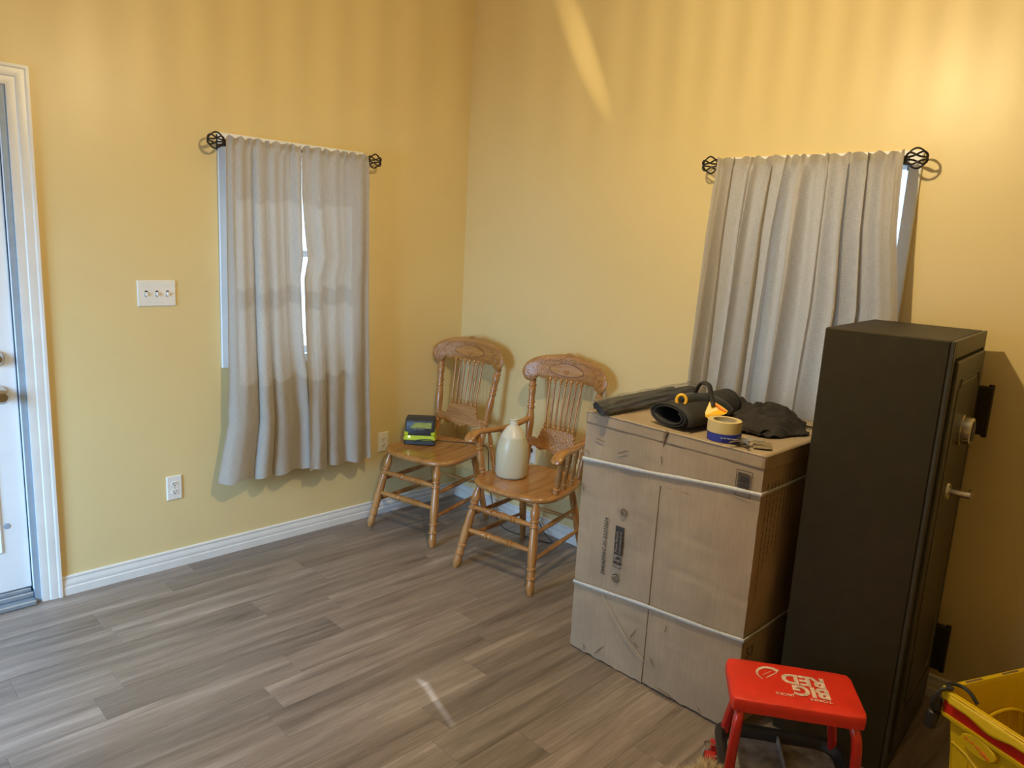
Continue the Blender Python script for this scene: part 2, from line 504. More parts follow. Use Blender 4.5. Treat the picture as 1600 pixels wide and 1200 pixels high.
def lerp(a, b, t): return a + (b-a)*t
def interp(tab, t):
    if t <= tab[0][0]: return tab[0][1]
    for (a, x), (b, y) in zip(tab, tab[1:]):
        if t <= b: return x + (y-x)*(t-a)/(b-a)
    return tab[-1][1]
def smoothpath(pts, n=6, closed=False):
    P = [Vector(p) for p in pts]; N = len(P); out = []
    rng = range(N if closed else N-1)
    for i in rng:
        p0 = P[i-1] if (closed or i > 0) else P[0]*2-P[1]
        p1 = P[i]; p2 = P[(i+1) % N]
        p3 = P[(i+2) % N] if (closed or i+2 < N) else P[-1]*2-P[-2]
        for k in range(n):
            t = k/n
            out.append(0.5*((2*p1)+(p2-p0)*t+(2*p0-5*p1+4*p2-p3)*t*t+(3*p1-p0-3*p2+p3)*t**3))
    if not closed: out.append(P[-1])
    return out

# ================================================================== the room
XL, YF, ZC = -4.62, -5.20, 3.25     # far-left wall, wall behind the camera, ceiling
T = 0.14
DX0, DX1, DZ = -3.26, -2.345, 2.122  # door opening
W1 = (-1.505, -0.77, 0.98, 2.052)      # window in wall_left  (x0,x1,z0,z1)
W2 = (-2.51, -1.75, 0.98, 2.045)     # window in wall_right (y0,y1,z0,z1)
W3 = (-1.95, -0.60, 0.55, 2.05)      # unseen window added in wall_side as a daylight source (y0,y1,z0,z1)

m = MB()
m.box((XL, 0, 0), (DX0, T, ZC)); m.box((DX0, 0, DZ), (DX1, T, ZC)); m.box((DX1, 0, 0), (W1[0], T, ZC))
m.box((W1[0], 0, 0), (W1[1], T, W1[2])); m.box((W1[0], 0, W1[3]), (W1[1], T, ZC)); m.box((W1[1], 0, 0), (0, T, ZC))
struct(m.build('wall_left', M['wall'], smooth=0))
m = MB()
m.box((0, T, 0), (T, W2[1], ZC)); m.box((0, W2[0], 0), (T, YF, ZC)); m.box((0, W2[0], 0), (T, W2[1], W2[2])); m.box((0, W2[0], W2[3]), (T, W2[1], ZC))
struct(m.build('wall_right', M['wall'], smooth=0))
m = MB()
m.box((XL-T, T, 0), (XL, W3[1], ZC)); m.box((XL-T, W3[0], 0), (XL, YF-T, ZC)); m.box((XL-T, W3[0], 0), (XL, W3[1], W3[2])); m.box((XL-T, W3[0], W3[3]), (XL, W3[1], ZC))
struct(m.build('wall_side', M['wall'], smooth=0))
struct(MB().box((XL, YF-T, 0), (T, YF, ZC)).build('wall_back', M['wall'], smooth=0))
struct(MB().box((XL-T, YF-T, ZC), (T, T, ZC+0.1)).build('ceiling', M['ceiling'], smooth=0))
floor = struct(MB().box((XL-T, YF-T, -0.12), (T, T, -0.008)).build('floor', M['subfloor'], smooth=0))

# planks, 155 x 915 mm, staggered as in the photograph
PW, PL = 0.155, 0.915
joints = {0: -1.885, 1: -1.30, 2: -2.195, 3: -1.663, 4: -2.29, 5: -1.475, 6: -1.76, 7: -1.00, 8: -1.98, 9: -1.235, 10: -1.55, 11: -0.72, 12: -1.38, 13: -1.75, 14: -1.135}
row = -1
y1 = 0.0
edges = [0.0, -0.10]
while edges[-1] > YF: edges.append(edges[-1]-PW)
for r in range(len(edges)-1):
    ya, yb = edges[r], max(edges[r+1], YF)
    k = r-1
    off = joints.get(k, -1.2 - (k*0.387) % PL)
    x = off
    while x > XL: x -= PL
    while x < -0.001:
        xa, xb = max(x, XL), min(x+PL, 0.0)
        x += PL
        if xb-xa < 0.02: continue
        g = 0.0002
        hx, hy = (xb-xa)/2-g, (ya-yb)/2-g
        c = ((xa+xb)/2, (ya+yb)/2)
        b_ = 0.0007
        vs = [(-hx,-hy,-0.0075),(hx,-hy,-0.0075),(hx,hy,-0.0075),(-hx,hy,-0.0075),
              (-hx,-hy,-0.0006),(hx,-hy,-0.0006),(hx,hy,-0.0006),(-hx,hy,-0.0006),
              (-hx+b_,-hy+b_,0),(hx-b_,-hy+b_,0),(hx-b_,hy-b_,0),(-hx+b_,hy-b_,0)]
        fs = [(3,2,1,0),(0,1,5,4),(1,2,6,5),(2,3,7,6),(3,0,4,7),(4,5,9,8),(5,6,10,9),(6,7,11,10),(7,4,8,11),(8,9,10,11)]
        o = MB().add(vs, fs).build('plank', M['plank'], floor, smooth=0, recalc=False)
        o.location = (c[0], c[1], 0)

# baseboards with an ogee profile
PROF = [(0,0),(0.014,0),(0.014,0.034),(0.011,0.040),(0.0125,0.046),(0.012,0.060),(0.008,0.068),(0.0075,0.074),(0.010,0.079),(0.009,0.085),(0.004,0.088),(0,0.088)]
def molding(name, a, b, out, prof, mat, parent=None):
    """sweeps prof (distance out of the wall, height) between a and b along the floor"""
    a = Vector(a); b = Vector(b); out = Vector(out)
    n = len(prof); vs = []
    for p in (a, b):
        for d, z in prof: vs.append(p + out*d + Vector((0,0,z)))
    fs = [(i, (i+1) % n, n+(i+1) % n, n+i) for i in range(n)] + [list(range(n))[::-1], [n+i for i in range(n)]]
    return MB().add(vs, fs).build(name, mat, parent, smooth=25)
struct(molding('baseboard_left', (-2.267, 0, 0), (-0.0001, 0, 0), (0,-1,0), PROF, M['trim']))
struct(molding('baseboard_right', (0, -0.014, 0), (0, YF+0.001, 0), (-1,0,0), PROF, M['trim']))
struct(molding('baseboard_side', (XL, -0.001, 0), (XL, YF+0.001, 0), (1,0,0), PROF, M['trim']))
struct(molding('baseboard_back', (XL+0.015, YF, 0), (-0.015, YF, 0), (0,1,0), PROF, M['trim']))

# door casing: profiled, mitred frame round the opening
CW = 0.078
CP = [(0,0),(0,0.010),(0.014,0.013),(0.030,0.012),(0.034,0.016),(0.050,0.018),(0.062,0.017),(0.068,0.020),(CW,0.020),(CW,0)]
def casing(name, x0, x1, z1, prof, mat, z0=0.0):
    path = [((x0, z0), (-1, 0)), ((x0, z1), (-1, 1)), ((x1, z1), (1, 1)), ((x1, z0), (1, 0))]
    n = len(prof); vs = []
    for (px, pz), (dx, dz) in path:
        for w, d in prof: vs.append((px+dx*w, -d, pz+dz*w))
    fs = []
    for s_ in range(3):
        for i in range(n):
            fs.append((s_*n+i, s_*n+(i+1) % n, (s_+1)*n+(i+1) % n, (s_+1)*n+i))
    fs += [list(range(n)), [3*n+i for i in range(n)]]
    return MB().add(vs, fs).build(name, mat, None, smooth=25)
struct(casing('trim_1', DX0, DX1, DZ, CP, M['trim']))

# exterior door: jamb, threshold, leaf with raised panels, deadbolt, lever
door = struct(MB().box((DX0+0.026, 0.025, 0.068), (DX1-0.026, 0.07, DZ-0.026), 0.003).build('door_1', M['door'], smooth=30))
for (xa, xb) in ((-3.15, -2.83), (-2.79, -2.47)):
    for (za, zb) in ((0.25, 0.80), (1.15, 1.95)):
        f = MB()
        w = 0.022
        f.tube([(xa, 0.025, za), (xb, 0.025, za), (xb, 0.025, zb), (xa, 0.025, zb)], 0.008, 6, closed=True)
        f.build('panel_moulding', M['door'], door)
j = MB()
j.box((DX1-0.022, 0.0, 0), (DX1, T, DZ)); j.box((DX0, 0.0, 0), (DX0+0.022, T, DZ)); j.box((DX0+0.022, 0.0, DZ-0.022), (DX1-0.022, T, DZ))
struct(j.build('trim_2', M['jamb'], smooth=0))
st = MB(); st.box((DX1-0.038, 0.072, 0.06), (DX1-0.022, 0.09, DZ-0.022), 0.002); st.box((DX1-0.0245, 0.004, 0.06), (DX1-0.0215, 0.02, DZ-0.03), 0.001)
struct(st.build('trim_3', M['vinyl'], smooth=0))
th = MB(); th.box((DX0+0.022, -0.028, 0.0), (DX1-0.022, T, 0.022), 0.004); th.box((DX0+0.022, 0.012, 0.022), (DX1-0.022, T, 0.045), 0.004); th.box((DX0+0.03, 0.022, 0.045), (DX1-0.03, 0.08, 0.062), 0.003)
struct(th.build('trim_4', M['threshold'], smooth=30))
for z, r in ((1.070, 0.032), (0.925, 0.034)):
    mb = MB(); mb.lathe((-2.44, 0.025, z), (-2.44, -0.012, z), [(0, r), (0.3, r), (0.6, r*0.8), (1, r*0.55)], 20)
    if z > 1: mb.box((-2.446, -0.030, z-0.018), (-2.434, -0.012, z+0.018), 0.003)
    mb.build('deadbolt' if z > 1 else 'handle_rose', M['chrome'], door)
mb = MB(); mb.lathe((-2.44, -0.01, 0.925), (-2.44, -0.065, 0.925), [(0, .012), (0.35, .012), (0.5, .024), (0.8, .029), (1, .018)], 18)
mb.build('handle', M['chrome'], door)
# peephole-like mark low on the leaf
MB().lathe((-2.445, 0.0255, 0.36), (-2.445, 0.022, 0.36), [(0, .013), (1, .011)], 16).build('door_stop', M['jamb'], door)

# ------------------------------------------------------------------ windows
def window(name, ax, w, bright_side):
    a0, a1, z0, z1 = w
    def P(a, d, z): return (a, d, z) if ax == 'x' else (d, a, z)
    def bx(mb, a, b, bev=0.002):
        mb.box(P(*a), P(*b), bev); return mb
    fr = MB()
    t = 0.035
    e = -0.012
    bx(fr, (a0-0.024, e, z0-0.02), (a0+t*0.6, T, z1+0.005)); bx(fr, (a1-t*0.6, e, z0-0.02), (a1+0.024, T, z1+0.005))
    bx(fr, (a0+t*0.6, e, z1-t*0.6), (a1-t*0.6, T, z1+0.005)); bx(fr, (a0+t*0.6, e, z0-0.02), (a1-t*0.6, T, z0+t*0.6))
    root = struct(fr.build(name, M['vinyl'], smooth=30))
    zm = (z0+z1)/2
    for k, (za, zb, d) in enumerate(((z0+0.02, zm+0.015, 0.062), (zm-0.015, z1-0.02, 0.095))):
        s_ = MB(); q = 0.032
        xa, xb = a0+0.021, a1-0.021
        bx(s_, (xa, d, za), (xa+q, d+0.028, zb)); bx(s_, (xb-q, d, za), (xb, d+0.028, zb))
        bx(s_, (xa+q, d, za), (xb-q, d+0.028, za+q)); bx(s_, (xa+q, d, zb-q), (xb-q, d+0.028, zb))
        so = s_.build('sash', M['vinyl'], root, smooth=30)
        g = MB(); bx(g, (xa+q, d+0.012, za+q), (xb-q, d+0.016, zb-q), 0)
        g.build('pane', M['glass'], so, smooth=0)
    return root
wa = window('window_1', 'x', W1, 0)
window('window_2', 'y', W2, 0)
def added_side_window():  # out of view, added to bring cool light in from the left
    y0, y1_, z0, z1 = W3
    fr = MB()
    fr.box((XL-T, y0, z0), (XL+0.012, y0+0.05, z1), .003); fr.box((XL-T, y1_-0.05, z0), (XL+0.012, y1_, z1), .003)
    fr.box((XL-T, y0+0.05, z0), (XL+0.012, y1_-0.05, z0+0.05), .003); fr.box((XL-T, y0+0.05, z1-0.05), (XL+0.012, y1_-0.05, z1), .003)
    fr.box((XL-0.09, (y0+y1_)/2-0.025, z0+0.05), (XL-0.05, (y0+y1_)/2+0.025, z1-0.05), .003)
    r = struct(fr.build('added_window_3', M['vinyl'], smooth=30))
    for a, b in ((y0+0.05, (y0+y1_)/2-0.025), ((y0+y1_)/2+0.025, y1_-0.05)):
        MB().box((XL-0.074, a, z0+0.05), (XL-0.070, b, z1-0.05)).build('pane', M['glass'], r, smooth=0)
added_side_window()

# ------------------------------------------------------------------ switch plate, outlets
sp = thing('light_switch', 'white triple toggle light switch plate on the left wall beside the door', 'light switch', (-1.820, 0, 1.325))
mb = MB(); mb.prism([(-.082,-.058),(.082,-.058),(.082,.058),(-.082,.058)], 0, 0, lambda a,b,h: (a, -h, b), layers=[(0,0),(0.003,0),(0.0065,0.004)])
mb.build('plate', M['plate'], sp, smooth=25)
for i, s_ in enumerate((-1, 0, 1)):
    x = s_*0.046
    MB().box((x-0.0055, -0.0072, -0.0125), (x+0.0055, -0.0062, 0.0125)).build('slot', M['dark_slot'], sp, smooth=0)
    tg = MB(); up = -0.006
    tg.prism([(-0.0045,-0.009),(0.0045,-0.009),(0.0045,0.006),(-0.0045,0.006)], 0, 0, lambda a,b,h, x=x: (x+a, -0.0065-h, b-0.35*h+0.001), layers=[(0,0),(0.009,0.0015),(0.012,0.003)])
    tg.build('toggle', M['plate'], sp, smooth=25)
    for z in (-0.030, 0.030): MB().lathe((x, -0.0062, z), (x, -0.0078, z), [(0,.003),(1,.0022)], 10).build('screw', M['plate'], sp)
def outlet(loc, rz, label):
    o = thing('wall_outlet', label, 'outlet', loc, rz, 'white wall outlets')
    mb = MB(); mb.prism([(-.0355,-.0585),(.0355,-.0585),(.0355,.0585),(-.0355,.0585)], 0, 0, lambda a,b,h: (a, -h, b), layers=[(0,0),(0.003,0),(0.0065,0.004)])
    mb.build('plate', M['plate'], o, smooth=25)
    for zc in (-0.0195, 0.0195):
        pts = []
        for k in range(20):
            a = 2*PI*k/20; pts.append((0.0165*math.cos(a), max(-0.0125, min(0.0125, 0.0165*math.sin(a)))+zc))
        MB().prism(pts, 0, 0, lambda a,b,h: (a, -h, b), layers=[(0.005,0),(0.0085,0.0008)]).build('receptacle', M['plate'], o, smooth=25)
        sl = MB(); sl.box((-0.0075,-0.0090,zc-0.001),(-0.0050,-0.0082,zc+0.008)); sl.box((0.0050,-0.0090,zc-0.001),(0.0075,-0.0082,zc+0.008))
        sl.lathe((0,-0.0082,zc-0.007),(0,-0.0090,zc-0.007),[(0,.0028),(1,.0028)],10)
        sl.build('slots', M['dark_slot'], o, smooth=0)
    MB().lathe((0,-0.006,0),(0,-0.0078,0),[(0,.003),(1,.0022)],10).build('screw', M['chrome'], o)
    return o
outlet((-1.772, 0, 0.40), 0, 'white duplex outlet on the left wall below the light switch')
outlet((-0.575, 0, 0.440), 0, 'white duplex outlet between the left curtain and the corner chair')
outlet((0, -0.665, 0.44), -PI/2, 'white duplex outlet on the right wall seen through the armchair back')

# ------------------------------------------------------------------ curtain rods
def rod(name, ax, a0, a1, z, off, labels):
    def P(a, d, zz): return Vector((a, -d, zz)) if ax == 'x' else Vector((-d, a, zz))
    base = P((a0+a1)/2, 0, z)
    r = thing('curtain_rod', labels, 'curtain rod', base, 0, 'cage-ended curtain rods')
    W = lambda a, d, zz: P(a, d, zz) - base
    MB().tube([W(a0, off, z), W(a1, off, z)], 0.0085, 10).build('rod', M['iron'], r)
    for s_, a in ((-1, a0), (1, a1)):
        f = MB(); R_ = 0.036
        c = a + s_*(R_+0.004)
        f.tube([W(a-s_*0.02, off, z), W(a+s_*0.008, off, z)], 0.011, 10)
        for k in range(3):
            ph = PI*k/3+0.35
            ring = []
            for i in range(20):
                t = 2*PI*i/20
                la = R_*math.cos(t); rad = R_*math.sin(t); tw = ph + 0.55*math.sin(t*1.0)*math.cos(t)
                ring.append(W(c+la, off+rad*math.cos(tw), z+rad*math.sin(tw)))
            f.tube(ring, 0.0036, 6, closed=True)
        f.build('finial', M['iron'], r)
        b = MB(); ab = a - s_*0.006
        pa = W(ab-0.008, 0, z-0.035); pb = W(ab+0.008, 0.006, z+0.035)
        b.box(tuple(pa), tuple(pb), .001)
        pa = W(ab-0.006, 0.004, z-0.020); pb = W(ab+0.006, off-0.004, z-0.008); b.box(tuple(pa), tuple(pb), .001)
        pa = W(ab-0.007, off-0.014, z-0.022); pb = W(ab+0.007, off+0.012, z+0.002); b.box(tuple(pa), tuple(pb), .001)
        b.build('bracket', M['iron'], r)
    return r
RZ = 2.012
rod('a', 'x', -1.532, -0.765, RZ, 0.085, 'dark twisted-cage curtain rod over the left wall window')
rod('b', 'y', -2.497, -1.742, RZ, 0.085, 'dark twisted-cage curtain rod over the right wall window')

# ------------------------------------------------------------------ curtains
def curtain(ax, Ledge, Redge, ztop, zbot, seed, label, nf=7, amp=0.030, hem=True, push=None):
    """Ledge/Redge: [(z, a)] tables; folds gather tightly at the rod and open out lower down"""
    rnd = random.Random(seed)
    ph = [rnd.uniform(0, 2*PI) for _ in range(8)]
    nu, nv = 150, 80
    zmid = ztop-0.045
    def fn(u, v):
        zb_ = zbot if not callable(zbot) else zbot(u)
        z = lerp(ztop, zb_, v)
        a = lerp(interp(Ledge, -z), interp(Redge, -z), u)
        s_ = max(0.0, min(1.0, (ztop-z)/(ztop-zb_)))
        g = math.exp(-s_*7)                     # gather near the rod
        uw = u + 0.04*math.sin(2*PI*u*1.7+ph[0]) + 0.030*noise.noise(Vector((u*3.1, s_*1.3, seed*1.7))) + 0.012*math.sin(5*s_+ph[5])*math.sin(PI*u)
        d = amp*(0.55+0.45*s_)*math.sin(2*PI*nf*uw+ph[1]+0.5*s_)
        d += amp*0.40*math.sin(2*PI*(nf*0.47)*uw+ph[2]+0.9*s_)
        d += amp*0.25*(1-s_)*math.sin(2*PI*(nf*2.3)*u+ph[3])
        d = d*(1-g*0.55)
        d += 0.006*noise.noise(Vector((u*6+seed, z*5, 1.3)))*s_
        d += 0.0018*noise.noise(Vector((u*22+seed, z*26, 4.3)))
        top = 0.0
        if z > zmid:   # rod pocket: bulges round the rod, ruffled header above
            k = (z-zmid)/(ztop-zmid)
            d = lerp(d, 0.011*math.sin(2*PI*nf*2.1*u+ph[4])+0.003*math.sin(2*PI*nf*3.7*u+ph[6]), min(1, k*1.4))
            d *= 0.9
            top = 0.005*k*math.sin(2*PI*nf*2.1*u+ph[4]+1.2)+0.0025*k*math.sin(2*PI*nf*3.3*u+ph[7])
        a += 0.75*amp*(0.5+0.5*s_)*math.cos(2*PI*nf*uw+ph[1])*min(1, 5*u, 5*(1-u))*(1 if ax == 'y' else -1)
        zz = z+top + (0.006*math.sin(2*PI*nf*u+ph[2]) if v > 0.995 else 0)
        off = 0.108 + d
        if push: off += push(u, z)
        if hem and abs(z-(zb_+0.085)) < 0.012: off -= 0.0015
        if abs(z-(ztop-0.075)) < 0.010: off -= 0.0025
        return (a, -off, zz) if ax == 'x' else (-off, a, zz)
    mb = MB(); mb.grid(nu, nv, fn)
    o = mb.build('curtain', M['linen'], None, smooth=180, recalc=False, uvgrid=(nu, nv))
    tag(o, label, 'curtain', 'grey linen curtains on the two windows')
    return o
def T_(*p): return [(-z, a) for z, a in p]
ZT = RZ+0.022
gapL = T_((2.04,-1.163),(1.80,-1.163),(1.60,-1.158),(1.45,-1.150),(1.30,-1.143),(1.15,-1.137),(1.0,-1.126),(0.92,-1.112),(0.42,-1.06))
gapR = T_((2.04,-1.160),(1.80,-1.156),(1.60,-1.136),(1.50,-1.122),(1.40,-1.163),(1.15,-1.154),(1.0,-1.143),(0.92,-1.136),(0.42,-1.125))
curtain('x', T_((2.04,-1.533),(1.0,-1.533),(0.7,-1.54),(0.42,-1.595)), gapL, ZT, lambda u: 0.405+0.0*u, 3,
        'grey linen curtain panel nearest the door, left half of the left window', nf=4, amp=0.022, push=lambda u, z: -0.036*max(0, (u-0.8)/0.2)*(1 if z < 1.40 else 0 if z > 1.5 else (1.5-z)/0.1))
curtain('x', gapR, T_((2.04,-0.775),(1.2,-0.765),(0.42,-0.74)), ZT, lambda u: 0.395, 11,
        'grey linen curtain panel glowing with daylight, half beside the corner outlet', nf=3.5, amp=0.018, push=lambda u, z: 0.036*max(0, (0.2-u)/0.2)*(1 if z < 1.40 else 0 if z > 1.5 else (1.5-z)/0.1))
curtain('y', T_((2.04,-2.115),(1.75,-2.094),(1.5,-2.088),(0.42,-2.050)), T_((2.04,-1.752),(1.7,-1.735),(0.42,-1.705)), ZT, lambda u: 0.40, 5,
        'grey linen curtain panel on the right wall window, half above the cardboard box', nf=4.5, amp=0.038)
curtain('y', T_((2.04,-2.502),(1.75,-2.522),(1.45,-2.557),(0.42,-2.545)), T_((2.04,-2.112),(1.75,-2.110),(1.5,-2.106),(0.42,-2.068)), ZT, lambda u: 0.40, 8,
        'grey linen curtain panel on the right wall window, half behind the black safe', nf=4.5, amp=0.038, push=lambda u, z: -0.045*min(1, max(0, (1.75-z)/0.3))*max(0, 1-u*1.3))

# ------------------------------------------------------------------ ceiling lamp (the room's own light, above the frame)
lamp = thing('pendant_lamp', 'pendant lamp with ribbed glass shade hanging above the room, above the frame', 'lamp', tuple(LAMP))
MB().tube([(0,0,0.10), (0,0,ZC-LAMP.z-0.02)], 0.006, 8).build('stem', M['lamp_metal'], lamp)
MB().lathe((0,0,ZC-LAMP.z-0.03), (0,0,ZC-LAMP.z), [(0,.03),(0.3,.06),(1,.065)], 20).build('canopy', M['lamp_metal'], lamp)
MB().lathe((0,0,0.055), (0,0,0.115), [(0,.020),(0.4,.022),(0.8,.030),(1,.012)], 16).build('socket', M['lamp_metal'], lamp)
MB().ball((0,0,0.012), 0.034, 16, 12, (1,1,1.25)).build('bulb', M['bulb'], lamp)
NR = 64
for k in range(NR):
    a = 2*PI*k/NR; w_ = 0.26*2*PI/NR
    mb = MB()
    prof = [(-0.040, 0.128, 0.05), (-0.020, 0.126, 0.4), (0.0, 0.124, 0.75), (0.03, 0.118, 1.0), (0.075, 0.095, 1.0), (0.105, 0.055, 1.0)]
    vs = []
    for z, r, wk in prof:
        for da, dr in ((-w_*wk, 0), (w_*wk, 0), (w_*wk, 0.004), (-w_*wk, 0.004)):
            vs.append(((r+dr)*math.cos(a+da), (r+dr)*math.sin(a+da), z))
    fs = []
    for i in range(5):
        for q in range(4): fs.append((i*4+q, i*4+(q+1) % 4, (i+1)*4+(q+1) % 4, (i+1)*4+q))
    fs += [(0,1,2,3), (20,21,22,23)]
    mb.add(vs, fs).build('glass_rib', M['rib'], lamp, smooth=0)
mb = MB(); mb.tube([(0.055*math.cos(2*PI*i/32), 0.055*math.sin(2*PI*i/32), 0.106) for i in range(32)], 0.004, 6, closed=True)
for k in range(3):
    a = 2*PI*k/3; mb.tube([(0.02*math.cos(a), 0.02*math.sin(a), 0.106), (0.055*math.cos(a), 0.055*math.sin(a), 0.106)], 0.003, 6)
mb.build('shade_ring', M['lamp_metal'], lamp)

# ================================================================== chairs
def P_(r, seq): return [(t, r*k) for t, k in seq]
LEGPROF = [(0,.55),(0.03,.62),(0.10,.98),(0.15,1.04),(0.19,.80),(0.20,.98),(0.215,.98),(0.225,.78),(0.25,.78),(0.26,1.0),(0.275,1.0),(0.285,.80),(0.33,.88),(0.45,.98),(0.56,1.02),(0.66,.95),
           (0.70,.82),(0.71,1.02),(0.73,1.02),(0.74,.84),(0.80,.86),(0.81,1.04),(0.83,1.04),(0.84,.80),(0.88,.86),(0.93,.98),(0.97,.75),(1,.6)]
POSTPROF = [(0,.62),(0.05,.70),(0.16,.92),(0.20,.80),(0.21,1.05),(0.23,1.05),(0.24,.84),(0.27,.84),(0.28,1.05),(0.30,1.05),(0.31,.80),(0.38,.95),(0.48,1.12),(0.56,1.10),(0.61,.86),(0.63,.84),(0.64,1.06),(0.66,1.06),(0.67,.84),(0.695,.84),(0.70,1.06),(0.72,1.06),(0.73,.84),
            (0.78,.84),(0.80,.95),(0.84,1.06),(0.87,.90),(0.88,1.08),(0.90,1.08),(0.91,.86),(0.93,.86),(0.94,1.02),(0.955,.9),(1,.9)]
STRPROF = [(0,.60),(0.18,.78),(0.26,1.0),(0.29,.74),(0.305,1.1),(0.325,1.1),(0.34,.72),(0.355,1.1),(0.375,1.1),(0.39,.82),(0.5,1.12),(0.61,.82),(0.625,1.1),(0.645,1.1),(0.66,.72),(0.675,1.1),(0.695,1.1),(0.71,.74),(0.74,1.0),(0.82,.78),(1,.60)]
SPPROF = [(0,.8),(0.02,.9),(0.05,1.55),(0.07,1.6),(0.09,.9),(0.10,1.3),(0.115,1.3),(0.125,.8),(0.5,1.0),(0.86,.8),(0.87,1.25),(0.885,1.25),(0.90,.9),(0.93,1.6),(0.95,1.55),(0.98,.9),(1,.8)]
ZS = 0.452
def back_x(z): return 0.205 + (z-0.45)*(0.082/0.46)

def seat_outline(n=48):
    pts = []
    for k in range(n):
        a = 2*PI*k/n
        cx, sy = math.cos(a), math.sin(a)
        e = 0.62
        X = math.copysign(abs(cx)**e, cx); Y = math.copysign(abs(sy)**e, sy)
        x = 0.008 + X*0.243
        wdt = lerp(0.272, 0.205, (x+0.24)/0.48)
        pts.append((x, Y*wdt))
    return pts

def chair(loc, rz, label, arms):
    t = thing('dining_chair' if not arms else 'armchair', label, 'chair', loc, rz, 'oak pressed-back chairs')
    # seat: dished plank with rounded edge
    poly = seat_outline()
    n = len(poly)
    mb = MB(); vs = []; fs = []
    rings = [(0.90, -0.030), (0.975, -0.026), (1.0, -0.016), (1.0, -0.008), (0.985, -0.001), (0.955, 0.002), (0.90, 0.001), (0.75, -0.004), (0.5, -0.008), (0.25, -0.009), (0.02, -0.009)]
    for s_, dz in rings:
        for x, y in poly:
            front = max(0, -x*s_-0.12)
            vs.append((0.008+(x-0.008)*s_, y*s_, ZS+dz-(front*0.06)))
    for i in range(len(rings)-1):
        for k in range(n): fs.append((i*n+k, i*n+(k+1) % n, (i+1)*n+(k+1) % n, (i+1)*n+k))
    fs.append(list(range(n))[::-1]); fs.append([(len(rings)-1)*n+k for k in range(n)])
    mb.add(vs, fs).build('seat', M['oak_seat'], t, smooth=60)
    # legs
    FT = {}
    for s_ in (1, -1):
        top = Vector((-0.195, s_*0.172, ZS-0.028)); ft = Vector((-0.290, s_*0.230, 0.0))
        FT[('f', s_)] = (top, ft)
        MB().lathe(top, ft, P_(0.0225, LEGPROF), 16).build('leg', M['oak'], t)
    for s_ in (1, -1):
        top = Vector((0.155, s_*0.150, ZS-0.028)); ft = Vector((0.255, s_*0.196, 0.0))
        FT[('r', s_)] = (top, ft)
        MB().lathe(top, ft, P_(0.0190, [(0,.7),(0.1,.95),(0.5,1.05),(0.8,.95),(0.95,.8),(1,.7)]), 14).build('leg', M['oak'], t)
    def at(key, z):
        a, b = FT[key]; k = (a.z-z)/(a.z-b.z); return a.lerp(b, k)
    for z in (0.315, 0.200):
        MB().lathe(at(('f', 1), z), at(('f', -1), z), P_(0.0160, STRPROF), 14).build('stretcher', M['oak_rail'], t)
    for s_ in (1, -1):
        for z, zb in ((0.275, 0.285), (0.155, 0.165)):
            MB().lathe(at(('f', s_), z), at(('r', s_), zb), P_(0.0115, [(0,.7),(0.2,.9),(0.5,1.15),(0.8,.9),(1,.7)]), 10).build('stretcher', M['oak_rail'], t)
    MB().lathe(at(('r', 1), 0.225), at(('r', -1), 0.225), P_(0.0100, [(0,.7),(0.5,1.15),(1,.7)]), 10).build('stretcher', M['oak_rail'], t)
    # back posts
    YB, YT = 0.165, 0.212
    def post_at(s_, z): k = (z-ZS)/(0.925-ZS); return Vector((back_x(z), s_*lerp(YB, YT, k), z))
    for s_ in (1, -1):
        MB().lathe(post_at(s_, ZS-0.012), post_at(s_, 0.930), P_(0.0195, POSTPROF), 16).build('back_post', M['oak'], t)
    # crest: pressed board, bowed, arched with a small centre peak
    bow = lambda y: -0.55*y*y
    up = []
    K = 40
    for i in range(K+1):
        y = lerp(0.262, -0.262, i/K); q = abs(y)/0.262
        z = 0.955 + 0.105*math.sqrt(max(0, 1-q**2.6))
        z += 0.014*math.exp(-(y/0.030)**2) + 0.004*math.exp(-((abs(y)-0.06)/0.018)**2)
        up.append((y, z))
    lo = [(-0.258,0.935),(-0.246,0.914),(-0.225,0.902),(-0.200,0.904),(-0.182,0.916),(-0.172,0.932),(-0.160,0.930),(-0.148,0.924),(-0.135,0.928),(-0.115,0.930),(-0.06,0.930),(0.0,0.928),
          (0.06,0.930),(0.115,0.930),(0.135,0.928),(0.148,0.924),(0.160,0.930),(0.172,0.932),(0.182,0.916),(0.200,0.904),(0.225,0.902),(0.246,0.914),(0.258,0.935)]
    outline = up + lo
    # wide board built as strips so that the bow is smooth: columns between upper and lower edge
    def zup(y): return interp([(-a, b) for a, b in up], -y)
    lowtab = sorted(lo); 
    def zlo(y): return interp(lowtab, y)
    NC, NRR = 60, 8
    vs = []; fs = []
    H = 0.0105
    ys = [lerp(-0.262, 0.262, i/NC) for i in range(NC+1)]
    def cx(y, z, side):
        edge = min(1.0, (0.262-abs(y))/0.02+0.15, (zup(y)-z)/0.012+0.35, (z-zlo(y))/0.012+0.35)
        edge = max(0.3, edge)
        return back_x(0.95) + (z-0.95)*0.12 + bow(y) + side*H*edge
    for side in (-1, 1):
        for y in ys:
            a, b = zlo(y), zup(y)
            if abs(abs(y)-0.262) < 1e-6: a, b = 0.945, 0.958
            for r in range(NRR+1):
                z = lerp(a, b, r/NRR); vs.append((cx(y, z, side), y, z))
    w = NRR+1; off = (NC+1)*w
